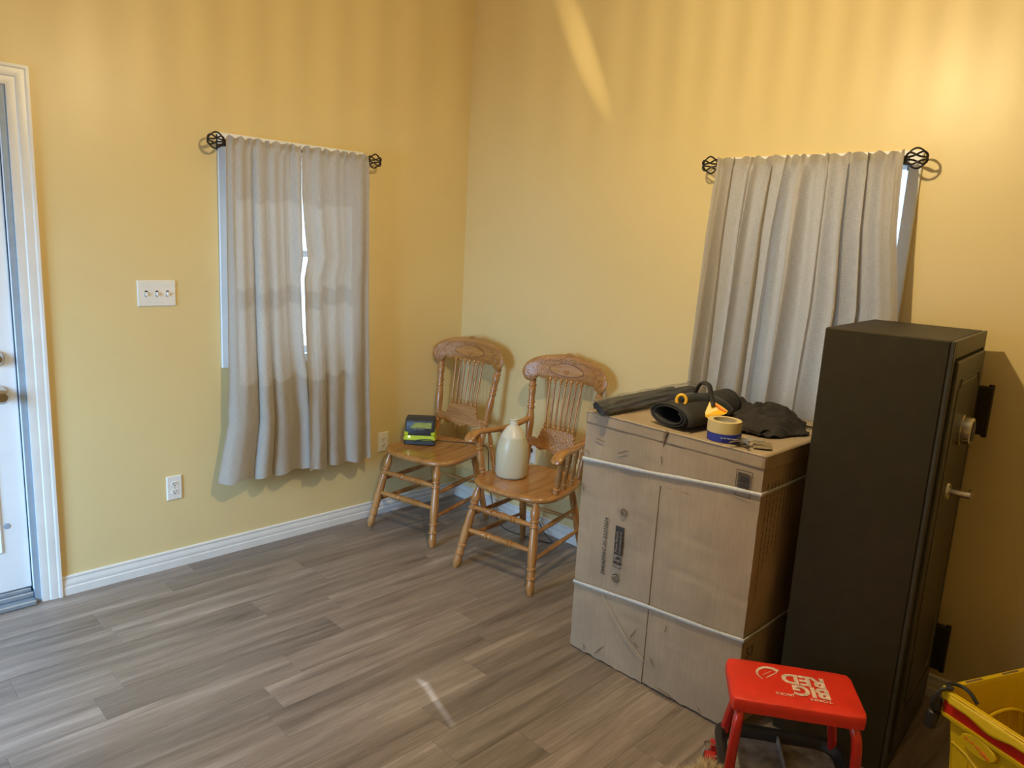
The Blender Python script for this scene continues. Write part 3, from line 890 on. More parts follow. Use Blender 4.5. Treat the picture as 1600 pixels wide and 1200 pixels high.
    for i in range(NC):
        for r in range(NRR):
            fs.append((i*w+r, (i+1)*w+r, (i+1)*w+r+1, i*w+r+1)); fs.append((off+i*w+r, off+i*w+r+1, off+(i+1)*w+r+1, off+(i+1)*w+r))
        fs.append((i*w, off+i*w, off+(i+1)*w, (i+1)*w)); fs.append((i*w+NRR, (i+1)*w+NRR, off+(i+1)*w+NRR, off+i*w+NRR))
    for i in (0, NC):
        for r in range(NRR): fs.append((i*w+r, i*w+r+1, off+i*w+r+1, off+i*w+r))
    crest = MB().add(vs, fs).build('crest_rail', M['oak_carved'], t, smooth=50)
    # pressed ornament: two long smooth cartouches, shell in the middle, scrolls
    def surf(y, z, l=0.0): return Vector((cx(y, z, -1)-l, y, z))
    zc = 0.990
    loop = [Vector((0.108*math.cos(2*PI*k/48), zc-0.004+0.034*math.sin(2*PI*k/48)*(1-0.25*math.cos(2*PI*k/48)**2)-0.10*abs(0.108*math.cos(2*PI*k/48))**1.4, 0)) for k in range(48)]
    g = MB(); g.tube([surf(p.x, p.y, 0.0002) for p in loop], 0.0017, 5, closed=True)
    g.build('pressed_line', M['oak_groove'], crest)
    V = []; NL = 48
    for kk in (0.95, 0.7, 0.4):
        for p in loop: V.append(surf(p.x*kk, zc-0.006+(p.y-zc+0.006)*kk*0.96, 0.0006+0.0008*(1-kk)))
    V.append(surf(0, zc-0.006, 0.0012))
    F_ = [(r*NL+i_, r*NL+(i_+1) % NL, (r+1)*NL+(i_+1) % NL, (r+1)*NL+i_) for r in range(2) for i_ in range(NL)]+[(2*NL+i_, 2*NL+(i_+1) % NL, 3*NL) for i_ in range(NL)]
    MB().add(V, F_).build('pressed_cartouche', M['oak_smooth'], crest, smooth=60)
    orn = MB()
    for k in range(5):
        a = lerp(-0.9, 0.9, k/4)
        orn.tube([surf(0, 0.958, .001), surf(0.012*math.sin(a), 0.968+0.006*math.cos(a), .003), surf(0.024*math.sin(a), 0.966+0.022*math.cos(a), .001)], [0.0015, 0.0038, 0.002], 6)
    for s_ in (1, -1):
        orn.tube(smoothpath([surf(0.005*s_, 1.035, .001), surf(0.03*s_, 1.046, .002), surf(0.05*s_, 1.036, .002), surf(0.042*s_, 1.026, .002), surf(0.032*s_, 1.032, .002)], 4), 0.0022, 5)
        orn.tube(smoothpath([surf(0.06*s_, 1.03, .001), surf(0.10*s_, 1.032, .002), surf(0.15*s_, 1.015, .002), surf(0.185*s_, 0.985, .002), surf(0.175*s_, 0.965, .002)], 4), 0.0018, 5)
        orn.tube(smoothpath([surf(0.20*s_, 0.93, .001), surf(0.225*s_, 0.945, .002), surf(0.225*s_, 0.965, .002), surf(0.205*s_, 0.965, .002), surf(0.205*s_, 0.950, .002)], 4), 0.0020, 5)
    orn.tube(smoothpath([surf(-0.02, 1.052, .001), surf(0, 1.062, .002), surf(0.02, 1.052, .001)], 4), 0.002, 5)
    orn.build('pressed_ornament', M['oak_smooth'], crest)
    # lower splat: stepped, scalloped pressed board between the posts
    zz0 = 0.545
    tp = [(-0.182,0.600),(-0.150,0.606),(-0.118,0.600),(-0.112,0.622),(-0.104,0.630),(-0.108,0.640),(-0.100,0.650),(-0.100,0.662),(-0.05,0.668),(0,0.670),(0.05,0.668),(0.100,0.662),(0.100,0.650),(0.108,0.640),(0.104,0.630),(0.112,0.622),(0.118,0.600),(0.150,0.606),(0.182,0.600)]
    bt = [(0.182,0.562),(0.150,0.560),(0.125,0.560),(0.112,0.552),(0.09,0.545),(0.07,0.553),(0.05,0.556),(0.03,0.548),(0,0.538),(-0.03,0.548),(-0.05,0.556),(-0.07,0.553),(-0.09,0.545),(-0.112,0.552),(-0.125,0.560),(-0.150,0.560),(-0.182,0.562)]
    MB().prism(tp+bt, 0, 0, lambda a, b, h: (back_x(b)+h-0.2*a*a, a, b), layers=[(-0.009,0.0015),(-0.007,0),(0.007,0),(0.009,0.0015)]).build('splat', M['oak_carved'], t, smooth=25)
    # seven turned spindles
    for k in range(7):
        u = k/6*2-1
        a = Vector((back_x(0.66)-0.001, -0.086*u, 0.660)); b = Vector((back_x(0.94)-0.55*(0.1*u)**2, -0.099*u, 0.942))
        MB().lathe(a, b, P_(0.0062, SPPROF), 10).build('spindle', M['oak'], t)
    if arms:
        for s_ in (1, -1):
            path = smoothpath([(-0.185, s_*0.262, 0.630), (-0.17, s_*0.262, 0.655), (-0.125, s_*0.262, 0.672), (-0.04, s_*0.255, 0.668), (0.08, s_*0.232, 0.664), (0.17, s_*0.212, 0.678), (0.235, s_*0.192, 0.700)], 5)
            wd = [lerp(0.030, 0.0155, min(1, max(0, (i-4)/(len(path)-12)))) for i in range(len(path))]
            wd[0] = 0.020; wd[1] = 0.028
            mb = MB(); vs = []; fs = []; nn = 16
            for i, p in enumerate(path):
                tn = (path[min(i+1, len(path)-1)]-path[max(i-1, 0)]).normalized()
                sd = tn.cross(Vector((0,0,1))).normalized(); uv_ = sd.cross(tn)
                for k in range(nn):
                    an = 2*PI*k/nn
                    cxx = math.copysign(abs(math.cos(an))**0.7, math.cos(an)); syy = math.copysign(abs(math.sin(an))**0.7, math.sin(an))
                    vs.append(p+sd*(wd[i]*cxx)+uv_*(0.0135*syy))
            for i in range(len(path)-1):
                for k in range(nn): fs.append((i*nn+k, i*nn+(k+1) % nn, (i+1)*nn+(k+1) % nn, (i+1)*nn+k))
            fs.append(list(range(nn))[::-1]); fs.append([(len(path)-1)*nn+k for k in range(nn)])
            mb.add(vs, fs).build('arm', M['oak_seat'], t, smooth=60)
            for x, yb, yt, zt, r in ((-0.105, 0.222, 0.258, 0.668, 0.0165), (-0.02, 0.212, 0.250, 0.662, 0.0110), (0.07, 0.200, 0.233, 0.660, 0.0110)):
                pr = [(0,.7),(0.08,1.0),(0.12,.75),(0.14,1.1),(0.17,1.1),(0.19,.75),(0.3,1.0),(0.42,1.15),(0.52,.85),(0.62,.75),(0.64,1.1),(0.67,1.1),(0.69,.8),(0.78,1.15),(0.88,1.0),(1,.7)]
                MB().lathe((x, s_*yb, ZS-0.004), (x-0.012, s_*yt, zt-0.008), P_(r, pr), 12).build('arm_support', M['oak'], t)
    return t
chair((-0.418, -0.302, 0), math.radians(11.5), 'oak pressed-back side chair without arms, in the room corner, holding a battery charger', False)
chair((-0.389, -1.026, 0), math.radians(9.3), 'oak pressed-back armchair holding the plastic jug, beside the cardboard box', True)

# ================================================================== on the chairs
ch = thing('battery_charger', 'lime green and black tool battery charger on the corner chair seat', 'charger', (-0.415, -0.150, ZS-0.004), math.radians(-43))
def trapezoid(mb, x0, x1, y0, y1, z0, z1, ix, iy, bev=0.006):
    P0 = [(x0,y0),(x1,y0),(x1,y1),(x0,y1)]
    def cut(pl, b):
        o = []
        for i in range(4):
            p, q, r = Vector(pl[i-1]), Vector(pl[i]), Vector(pl[(i+1) % 4])
            o.append(q+(p-q).normalized()*b); o.append(q+(r-q).normalized()*b)
        return o
    A = cut(P0, bev); B = cut([(x0+ix,y0+iy),(x1-ix,y0+iy),(x1-ix,y1-iy),(x0+ix,y1-iy)], bev)
    A2 = [lerp(a, b, .5) for a, b in zip(A, B)]
    n = 8
    sh = lambda L, z, s_: [((p.x-(x0+x1)/2)*s_+(x0+x1)/2, (p.y-(y0+y1)/2)*s_+(y0+y1)/2, z) for p in L]
    rings = [sh(A, z0, .97), sh(A, z0+bev*.5, 1), sh(B, z1-bev*.7, 1), sh(B, z1-bev*.2, .98), sh(B, z1, .94)]
    vs = sum(rings, []); fs = []
    for i in range(len(rings)-1):
        for k in range(n): fs.append((i*n+k, i*n+(k+1) % n, (i+1)*n+(k+1) % n, (i+1)*n+k))
    fs.append(list(range(n))[::-1]); fs.append([(len(rings)-1)*n+k for k in range(n)])
    return mb.add(vs, fs)
mb = MB(); trapezoid(mb, -0.070, 0.070, -0.048, 0.048, 0.0, 0.020, 0.003, 0.003); mb.build('charger_base', M['black_plastic'], ch, smooth=35)
mb = MB(); trapezoid(mb, -0.071, 0.071, -0.049, 0.049, 0.020, 0.048, 0.006, 0.006)
mb.build('charger_body', M['lime'], ch, smooth=35)
for s_ in (-1, 1):
    mb = MB(); mb.box((s_*0.058-0.010, -0.047, 0.040), (s_*0.058+0.010, 0.047, 0.058), 0.004); mb.build('guide_rail', M['lime'], ch, smooth=30)
mb = MB()
mb.tube(smoothpath([(-0.02,-0.052,0.018),(0.01,-0.053,0.026),(0.05,-0.052,0.026),(0.062,-0.052,0.018)], 4), 0.0025, 6)
mb.build('vent_slot', M['black_plastic'], ch)
MB().ball((-0.045,-0.0475,0.036), 0.0035, 8, 6).build('indicator_light', M['led'], ch)
ch.scale = (1.32, 1.32, 1.32)
bt_ = thing('tool_battery', 'black tool battery with olive label clipped into the lime green charger', 'battery', (-0.415, -0.150, ZS+0.060), math.radians(-43))
bt_.scale = (1.28, 1.28, 1.22)
mb = MB(); vs = []; fs = []
prof = [(-0.045,0.0),(-0.047,0.035),(-0.040,0.062),(-0.025,0.072),(0.030,0.074),(0.042,0.066),(0.046,0.035),(0.044,0.0)]
mb.prism(prof, 0, 0, lambda a, b, h: (h, a, b), layers=[(-0.066,0.006),(-0.060,0.0),(0.060,0.0),(0.066,0.006)])
body = mb.build('battery_case', M['charcoal'], bt_, smooth=35)
mb = MB(); mb.prism([(-0.052,0.028),(0.045,0.028),(0.045,0.055),(-0.030,0.055)], 0, 0, lambda a, b, h: (a+0.008, -0.0475+(b-0.035)*0.26-h, b), layers=[(0,0),(0.0018,0.002)])
lb = mb.build('battery_label', M['battery_label'], bt_, smooth=0)
for z, w in ((0.020, 0.06), (0.014, 0.04)):
    text_mb('18V LITHIUM', 0.009, (-0.030, -0.0480, z), (1,0,0), (0,0.2,1), 0.0005).build('printed_text', M['grey_print'], bt_, smooth=0)
    break
mb = MB()
for k in range(4): mb.box((-0.0675, -0.030+k*0.0, 0.016+k*0.013), (-0.0655, 0.020, 0.021+k*0.013), 0.0005)
mb.build('grip_rib', M['black_plastic'], bt_, smooth=0)
mb = MB(); mb.box((-0.064,-0.047,-0.008),(0.064,0.046,0.003),0.002); mb.build('terminal_block', M['black_plastic'], bt_, smooth=30)
cab = [(-0.372,-0.172,0.468),(-0.34,-0.215,0.462),(-0.285,-0.275,0.459),(-0.225,-0.345,0.459),(-0.185,-0.415,0.459),(-0.170,-0.455,0.455),(-0.165,-0.472,0.43),(-0.165,-0.480,0.36),(-0.172,-0.50,0.25),(-0.185,-0.56,0.12),(-0.20,-0.66,0.03),(-0.15,-0.80,0.006),(-0.10,-0.95,0.006),(-0.06,-0.85,0.03),(-0.035,-0.72,0.15),(-0.03,-0.675,0.33),(-0.028,-0.665,0.44)]
mb = MB(); mb.tube(smoothpath(cab, 6), 0.0028, 6); mb.build('power_cord', M['cable'], ch, world=True)
mb = MB(); mb.box((-0.036,-0.682,0.448),(-0.0092,-0.650,0.472),0.004); mb.build('plug', M['black_plastic'], ch, world=True, smooth=30)

jug = thing('plastic_jug', 'translucent white gallon jug of pale liquid, standing on the armchair seat', 'jug', (-0.405, -0.905, ZS-0.008), math.radians(40))
jug.scale = (1.10, 1.10, 1.0)
prof = [(0,.0),(0.0,.066),(0.006,.073),(0.02,.0765),(0.10,.0775),(0.15,.0755),(0.185,.069),(0.215,.059),(0.24,.046),(0.258,.033),(0.268,.024),(0.275,.019),(0.283,.0205),(0.285,.0185),(0.300,.0185),(0.302,.0205),(0.305,.0185),(0.3055,.015),(0.290,.014)]
def juglathe(z0, z1, mat, name):
    pr = [p for p in prof if z0 <= p[0] <= z1]
    N_ = 32; vs = []; fs = []
    zz = sorted(set([z0, z1]))
    tab = [(a, b) for a, b in prof if True]
    rows_ = [(p[0], p[1]) for p in prof if z0-1e-9 <= p[0] <= z1+1e-9]
    if z0 > 0: rows_ = [(z0, interp(prof[1:12], z0))]+rows_
    if z1 < 0.3: rows_ = rows_+[(z1, interp(prof[1:12], z1))]
    for z, r in rows_:
        for k in range(N_):
            a = 2*PI*k/N_
            e = 0.9 if z < 0.16 else lerp(.9, 1, min(1, (z-.16)/.06))
            cx_, sy_ = math.cos(a), math.sin(a)
            vs.append((r*math.copysign(abs(cx_)**e, cx_), r*math.copysign(abs(sy_)**e, sy_), z))
    for i in range(len(rows_)-1):
        for k in range(N_): fs.append((i*N_+k, i*N_+(k+1) % N_, (i+1)*N_+(k+1) % N_, (i+1)*N_+k))
    return MB().add(vs, fs).build(name, mat, jug, smooth=50)
juglathe(0, 0.212, M['jug_full'], 'filled_body')
juglathe(0.212, 0.31, M['jug'], 'shoulder')
mb = MB(); mb.tube(smoothpath([(0.020,0,0.272),(0.045,0,0.272),(0.066,0,0.250),(0.076,0,0.215),(0.074,0,0.175)], 5), 0.0115, 10, flat=1.2)
mb.build('handle', M['jug'], jug)

# ================================================================== cardboard box
bx0, bx1, by0, by1, bh = -0.822, -0.165, -2.458, -1.712, 1.008
box = thing('cardboard_box', 'tall tan shipping box strapped with white bands, between armchair and black safe', 'box', ((bx0+bx1)/2, (by0+by1)/2, 0))
cxm = lambda v: v
def wbox(a, b, name, mat, parent=box, bev=0.0, smooth=0, label=None):
    return MB().box(a, b, bev).build(name, mat, parent, world=True, smooth=smooth, label=label)
# inner body and its side walls
wbox((bx0+0.006, by0, 0.004), (bx1, by1, bh-0.010), 'body', M['card'], bev=0.004)
# front: two flaps meeting at a gap, creased, bottom edge ragged
GY = -2.078
def flap(ya, yb, z0, z1, seed, name, pv=0.0):
    rnd = random.Random(seed)
    nu, nv = 34, 60
    H_ = 0.0075
    def f(u, v, d):
        y = lerp(ya, yb, u); z = lerp(z0, z1, v)
        rag = 0.006*noise.noise(Vector((y*30, seed, 0)))*(1 if v < 0.02 else 0)
        wob = 0.0028*noise.noise(Vector((y*7, z*7, seed)))+0.0012*noise.noise(Vector((y*25, z*25, seed)))
        crease = 0
        for zc_, wd_ in ((0.648-0.075*(y-GY)*0, .004), (0.512, .004), (0.23, .003)):
            crease += 0.0022*math.exp(-((z-zc_-0.05*(y-GY))/wd_)**2)
        x = bx0-d+0.008+wob+crease
        return (x, y, z+rag)
    mb = MB()
    nuv = nu*nv
    vs = [f(i/(nu-1), j/(nv-1), H_) for j in range(nv) for i in range(nu)]+[f(i/(nu-1), j/(nv-1), 0.0) for j in range(nv) for i in range(nu)]
    fs = []
    for j in range(nv-1):
        for i in range(nu-1):
            a = j*nu+i; fs.append((a, a+nu, a+nu+1, a+1)); a += nuv; fs.append((a, a+1, a+nu+1, a+nu))
    for i in range(nu-1):
        fs.append((i, i+1, nuv+i+1, nuv+i)); a = (nv-1)*nu+i; fs.append((a, nuv+a, nuv+a+1, a+1))
    for j in range(nv-1):
        a = j*nu; fs.append((a, nuv+a, nuv+a+nu, a+nu)); a = j*nu+nu-1; fs.append((a, a+nu, nuv+a+nu, nuv+a))
    mb.add(vs, fs)
    return mb.build(name, M['card'], box, world=True, smooth=50)
flap(by1, GY+0.0045, 0.006, 0.7995, 1, 'side_flap')
flap(GY-0.0045, by0, 0.010, 0.7995, 2, 'side_flap')
flap(by1, by0, 0.7990, 0.9585, 3, 'side_panel')
# lid with a torn notch in its front lip
for ya, yb in ((by1+0.002, GY+0.004), (GY-0.004, by0-0.003)):
    mb = MB()
    nu, nv = 24, 6
    def lip(u, v, d, ya=ya, yb=yb):
        y = lerp(ya, yb, u); z = lerp(0.9575, bh, v)
        return (bx0-d+0.0085+0.001*noise.noise(Vector((y*12, z*9, 5.5))), y, z+(0.003*noise.noise(Vector((y*9, 3, 1))) if v > .9 else 0))
    mb.grid(nu, nv, lambda u, v: lip(u, v, 0.006)); o = mb.build('lid_lip', M['card'], box, world=True, smooth=50, solid=0.005)
def topf(u, v):
    x = lerp(bx0-0.001, bx1, u); y = lerp(by0-0.003, by1+0.002, v)
    sag = -0.006*math.sin(PI*u)*math.sin(PI*v)
    return (x, y, bh-0.002+sag+0.0015*noise.noise(Vector((x*9, y*9, 2))))
mb = MB(); mb.grid(30, 34, topf); mb.build('lid_top', M['card'], box, world=True, smooth=60, solid=0.005, offset=-1)
wbox((bx0+0.006, by0-0.005, 0.955), (bx1, by0+0.001, bh-0.004), 'lid_side', M['card'], bev=0.001)
mb = MB(); mb.tube([(bx0-0.004, GY+0.004, 0.948), (bx0-0.0042, GY, 0.972), (bx0-0.004, GY-0.006, 1.0), (bx0-0.004, GY-0.008, 1.006)], [0.0015, 0.003, 0.005, 0.006], 6)
mb.build('torn_notch', M['card_edge'], box, world=True)
# straps
def strap(z_l, z_r, name='packing_strap', seed=0):
    mb = MB(); vs = []; fs = []; n = 40
    loop = [(bx0-0.0062, lerp(by1, by0, i/n)) for i in range(n+1)]+[(bx1, by0-0.001), (bx1, by1+0.001)]
    loop = [(bx0-0.0062, lerp(by1+0.001, by0-0.0065, i/n)) for i in range(n+1)]+[(lerp(bx0, bx1, k/8), by0-0.0068) for k in range(1, 9)]+[(bx1+0.002, by0-0.006), (bx1+0.002, by1+0.002)]+[(lerp(bx1, bx0, k/8), by1+0.002) for k in range(1, 8)]
    N_ = len(loop)
    for i, (x, y) in enumerate(loop):
        k = (by1-y)/(by1-by0); z = lerp(z_l, z_r, k)+0.0014*math.sin(k*9+seed)
        hw = 0.0075+0.001*math.sin(k*23+seed)
        vs += [(x, y, z-hw), (x-0.0006, y, z), (x, y, z+hw)]
    for i in range(N_):
        j = (i+1) % N_
        fs += [(i*3, j*3, j*3+1, i*3+1), (i*3+1, j*3+1, j*3+2, i*3+2)]
    return mb.add(vs, fs).build(name, M['strap'], box, world=True, smooth=60, solid=0.0012)
strap(0.812, 0.878, seed=1)
strap(0.292, 0.357, seed=4)
mb = MB(); mb.tube(smoothpath([(bx0-0.0075, -1.86, 0.293), (bx0-0.010, -1.90, 0.252), (bx0-0.009, -1.99, 0.165), (bx0-0.0085, -2.085, 0.105)], 5), 0.0014, 5)
mb.build('loose_twine', M['twine'], box, world=True)
# tears and scuffs in the board
rnd = random.Random(5)
def tear(y, z, ln, ang, name='tear'):
    pts = []
    for k in range(7):
        t = k/6-0.5
        pts.append((bx0-0.0068, y+ln*t*math.cos(ang)+rnd.uniform(-.003, .003), z+ln*t*math.sin(ang)+rnd.uniform(-.003, .003)))
    MB().tube(pts, [0.0004, 0.0012, 0.002, 0.0012, 0.0022, 0.001, 0.0004], 5).build(name, M['card_edge'], box, world=True)
for a in ((-1.79, 0.905, 0.05, 0.2), (-1.90, 0.885, 0.06, -0.4), (-1.735, 0.842, 0.03, 0.6), (-1.725, 0.70, 0.035, 1.3), (-2.02, 0.19, 0.05, 1.9), (-2.035, 0.15, 0.035, 0.4), (-2.115, 0.115, 0.04, 1.0), (-1.865, 0.05, 0.07, 2.2), (-1.79, 0.03, 0.03, 1.2), (-2.16, 0.27, 0.03, 1.8), (-2.18, 0.02, 0.09, 0.1), (-2.33, 0.025, 0.03, 0.8), (-2.075, 0.90, 0.03, 1.5)):
    tear(*a)
# print on the front face: reading upwards
FX = bx0-0.0056
R_, U_ = (0,0,1), (0,1,0)     # text runs up the box, its top to the left
text_mb('2445429WC-01-03272024', 0.0235, (FX, -1.861, 0.372), R_, U_, 0.001, bold=0.0004, shear=0.12, spacing=1.08, xs=0.86).build('printed_serial', M['ink'], box, world=True, smooth=0)
lab = wbox((FX-0.0012, -1.938, 0.478), (FX, -1.900, 0.592), 'printed_label', M['ink'])
text_mb('Please Recycle', 0.0135, (FX-0.0016, -1.914, 0.486), R_, U_, 0.0003, xs=1.05).build('printed_text', M['card'], lab, smooth=0) if False else None
def onbox(txt, size, y, z, mat, parent=box, lift=0.0022, bold=0.0, xs=1.0):
    return text_mb(txt, size, (FX, y, z), R_, U_, lift, bold=bold, xs=xs).build('printed_text', mat, parent, world=True, smooth=0)
onbox('Please Recycle', 0.0150, -1.9145, 0.486, M['card'], xs=0.98)
onbox('Printed using soy ink', 0.0125, -1.9305, 0.484, M['card'], xs=0.86)
def ringp(cy, cz, r, tk, mat, n=28, a0=0, a1=2*PI, name='printed_mark'):
    vs = []; fs = []
    for k in range(n+1):
        a = lerp(a0, a1, k/n)
        for rr in (r-tk/2, r+tk/2): vs.append((FX-0.0016, cy+rr*math.cos(a), cz+rr*math.sin(a)))
    for k in range(n): fs.append((2*k, 2*k+1, 2*k+3, 2*k+2))
    return MB().add(vs, fs).build(name, mat, box, world=True, smooth=0, solid=0.0006)
fr = MB()
for a, b in (((-1.938, 0.424), (-1.900, 0.4255)), ((-1.938, 0.4765), (-1.900, 0.478)), ((-1.938, 0.424), (-1.9368, 0.478)), ((-1.9012, 0.424), (-1.900, 0.478))):
    fr.box((FX-0.0012, a[0], a[1]), (FX, b[0], b[1]))
fr.build('printed_frame', M['ink'], box, world=True, smooth=0)
dots = MB()
for k in range(3):
    a = PI/2+k*2*PI/3
    dots.lathe((FX, -1.919+0.012*math.cos(a), 0.450+0.013*math.sin(a)), (FX-0.0014, -1.919+0.012*math.cos(a), 0.450+0.013*math.sin(a)), [(0,.0065),(1,.0065)], 14)
for k in range(3):
    a = PI/2+PI/3+k*2*PI/3
    p = Vector((FX-0.001, -1.919+0.012*math.cos(a), 0.450+0.013*math.sin(a))); dots.tube([p+Vector((0, 0.006*math.sin(a), -0.006*math.cos(a))), p-Vector((0, 0.006*math.sin(a), -0.006*math.cos(a)))], 0.0013, 5)
dots.build('printed_recycling_dots', M['ink'], box, world=True, smooth=0)
ringp(-1.918, 0.381, 0.0155, 0.0035, M['ink'], a0=0.5, a1=2*PI+0.1)
tri = MB()
for k in range(3):
    a = PI/2+k*2*PI/3; b = a+1.35
    tri.tube([(FX-0.001, -1.918+0.0075*math.cos(a), 0.381+0.0075*math.sin(a)), (FX-0.001, -1.918+0.0075*math.cos(b), 0.381+0.0075*math.sin(b))], [0.0022, 0.0009], 5)
tri.build('printed_recycling_arrows', M['ink'], box, world=True, smooth=0)
ringp(-1.929, 0.652, 0.0165, 0.0012, M['ink_grey']); ringp(-1.929, 0.652, 0.0105, 0.007, M['ink_grey'])
onbox('ECT 32 LBS/IN', 0.0045, -1.907, 0.636, M['ink_grey'])
# bar code panel top right
fr = MB(); ya, yb, za, zb = -2.425, -2.368, 0.852, 0.942
for a, b in (((ya, za), (yb, za+0.0016)), ((ya, zb-0.0016), (yb, zb)), ((ya, za), (ya+0.0016, zb)), ((yb-0.0016, za), (yb, zb))):
    fr.box((FX-0.0012, a[0], a[1]), (FX, b[0], b[1]))
fr.build('printed_frame', M['ink'], box, world=True, smooth=0)
br = MB(); z = za+0.030
while z < zb-0.010:
    w = rnd.choice((0.0011, 0.0018, 0.0028)); br.box((FX-0.0012, ya+0.009, z), (FX, yb-0.006, z+w)); z += w+rnd.choice((0.0012, 0.0022))
br.build('printed_barcode', M['ink'], box, world=True, smooth=0)
# faint columns of print on the right-hand face
fp = MB()
for k in range(9):
    x = bx0+0.045+k*0.026
    ztop = 0.905
    L_ = (0.42, 0.30, 0.26, 0.24, 0.26, 0.14, 0.12, 0.14, 0.05)[k]
    z = ztop
    while z > ztop-L_:
        l = rnd.uniform(0.012, 0.035); fp.box((x, by0-0.0012, z-l), (x+0.003, by0-0.0002, z)); z -= l+0.006
fp.build('printed_list', M['ink_grey'], box, world=True, smooth=0)['kind'] = 'stuff'
text_mb('53', 0.055, (bx0+0.032, by0-0.0006, 0.275), (1,0,0), (0,0,1), 0.0008, bold=0.001).build('printed_number', M['ink_grey'], box, world=True, smooth=0)

# ================================================================== things on the box
TZ = bh-0.002
wr = thing('wrapped_bundle', 'long black bundle in clear plastic wrap lying along the box top, nearest the chairs', 'bundle', (-0.60, -1.79, TZ))
def bundle(u, v):
    x = lerp(-0.215, 0.42, v); a = 2*PI*u
    r = 0.027*(0.86+0.14*math.sin(v*PI))*(1-0.25*max(0, (v-0.93)/0.07))
    lump = 1+0.10*noise.noise(Vector((math.cos(a)*2, math.sin(a)*2, v*5)))+0.05*math.sin(3*a+v*2)
    return (x, r*1.25*lump*math.cos(a), 0.029+r*lump*math.sin(a))
mb = MB(); mb.grid(22, 26, bundle, closeu=True); mb.build('dark_core', M['rubber'], wr, smooth=60)
mb = MB()
for k in range(3):
    mb.tube([(-0.262+0.01*k, -0.026+0.024*k, 0.018+0.008*k), (-0.18, -0.022+0.022*k, 0.024+0.008*k), (0.28, -0.02+0.02*k, 0.028+0.008*k)], 0.014, 10)
mb.build('dark_rod', M['black_plastic'], wr)
def film(u, v):
    x = lerp(-0.275, 0.45, v); a = 2*PI*u
    r = 0.036+0.009*noise.noise(Vector((u*14, v*9, 3.1)))+0.003*math.sin(11*a+6*v)
    if v < 0.10:
        k = (0.10-v)/0.10; r = lerp(r, 0.028+0.020*noise.noise(Vector((u*9, v*40, 7))), k)
    if v > 0.93: r *= 1-0.7*(v-0.93)/0.07
    z = max(0.001, 0.031+r*math.sin(a))
    return (x+0.02*noise.noise(Vector((u*5, 1, v*6)))*(1 if v < .1 else 0), r*1.28*math.cos(a), z)
mb = MB(); mb.grid(40, 40, film, closeu=True); mb.build('plastic_wrap', M['film'], wr, smooth=20)

# rolled rubber mat (open tube)
tm = thing('rolled_mat', 'black rolled mat with open sagging end, on the box in front of the wrapped bundle', 'mat', (-0.775, -2.050, TZ), math.radians(-9))
def roll(u, v):
    th = u*2*PI*2.2+2.4
    r = 0.040+0.0105*u*2.2*0.9
    sq_ = lerp(1.0, 0.0, v)
    if u > 0.93: r += 0.010*((u-0.93)/0.07)**2
    z = r*lerp(0.98, 0.70, sq_)*math.sin(th)
    base = r*lerp(0.98, 0.70, sq_) if False else lerp(0.061, 0.045, sq_)
    return (lerp(0, 0.33, v), r*lerp(1.10, 1.55, sq_)*math.cos(th), base+z)
mb = MB(); mb.grid(90, 8, roll); mb.build('mat', M['rubber'], tm, smooth=60, solid=0.005, recalc=False)

# hand tool with yellow fittings and a looped strap handle
tl = thing('strap_tool', 'black tool with yellow ring and looped strap handle, on the rolled mat', 'tool', (-0.66, -2.10, TZ))
def wtube(pts, r, name, mat, n=10, flat=1.0, sm=5, upv=None):
    mb = MB(); mb.tube(smoothpath(pts, sm), r, n, flat=flat, upv=upv); return mb.build(name, mat, tl, world=True)
wtube([(-0.712,-2.063,1.102),(-0.655,-2.080,1.104),(-0.61,-2.105,1.100),(-0.575,-2.140,1.085),(-0.55,-2.165,1.055)], 0.024, 'barrel', M['charcoal'], 14)
rg = MB(); c0 = Vector((-0.728, -2.070, 1.106)); nrm = Vector((-0.85, -0.50, 0.15)).normalized(); a1_ = nrm.cross(Vector((0,0,1))).normalized(); a2_ = nrm.cross(a1_)
rg.tube([c0+nrm*0.004+a1_*(0.017*math.cos(2*PI*i/24))+a2_*(0.020*math.sin(2*PI*i/24)) for i in range(24)], 0.0058, 8, closed=True)
rg.build('yellow_ring', M['yellow2'], tl, world=True)
wtube([(-0.630,-2.062,1.105),(-0.640,-2.072,1.125),(-0.645,-2.088,1.158),(-0.648,-2.106,1.170),(-0.650,-2.130,1.165),(-0.652,-2.142,1.142),(-0.658,-2.156,1.112),(-0.664,-2.166,1.095)], 0.0105, 'strap_handle', M['rubber'], 10, 0.6, upv=(0,1,0.3))
w_ = MB()
A = [Vector((-0.660,-2.145,1.106)), Vector((-0.695,-2.148,1.060)), Vector((-0.690,-2.172,1.050)), Vector((-0.668,-2.222,1.080)), Vector((-0.655,-2.190,1.088))]
th_ = Vector((0.030, 0.012, 0.004))
w_.add(A+[p+th_ for p in A], [(0,1,2,3,4),(9,8,7,6,5),(0,5,6,1),(1,6,7,2),(2,7,8,3),(3,8,9,4),(4,9,5,0)])
w_.build('yellow_bracket', M['yellow2'], tl, world=True, smooth=0)
wtube([(-0.656,-2.150,1.110),(-0.658,-2.175,1.098),(-0.662,-2.215,1.084)], 0.0035, 'orange_edge', M['orange'], 6)

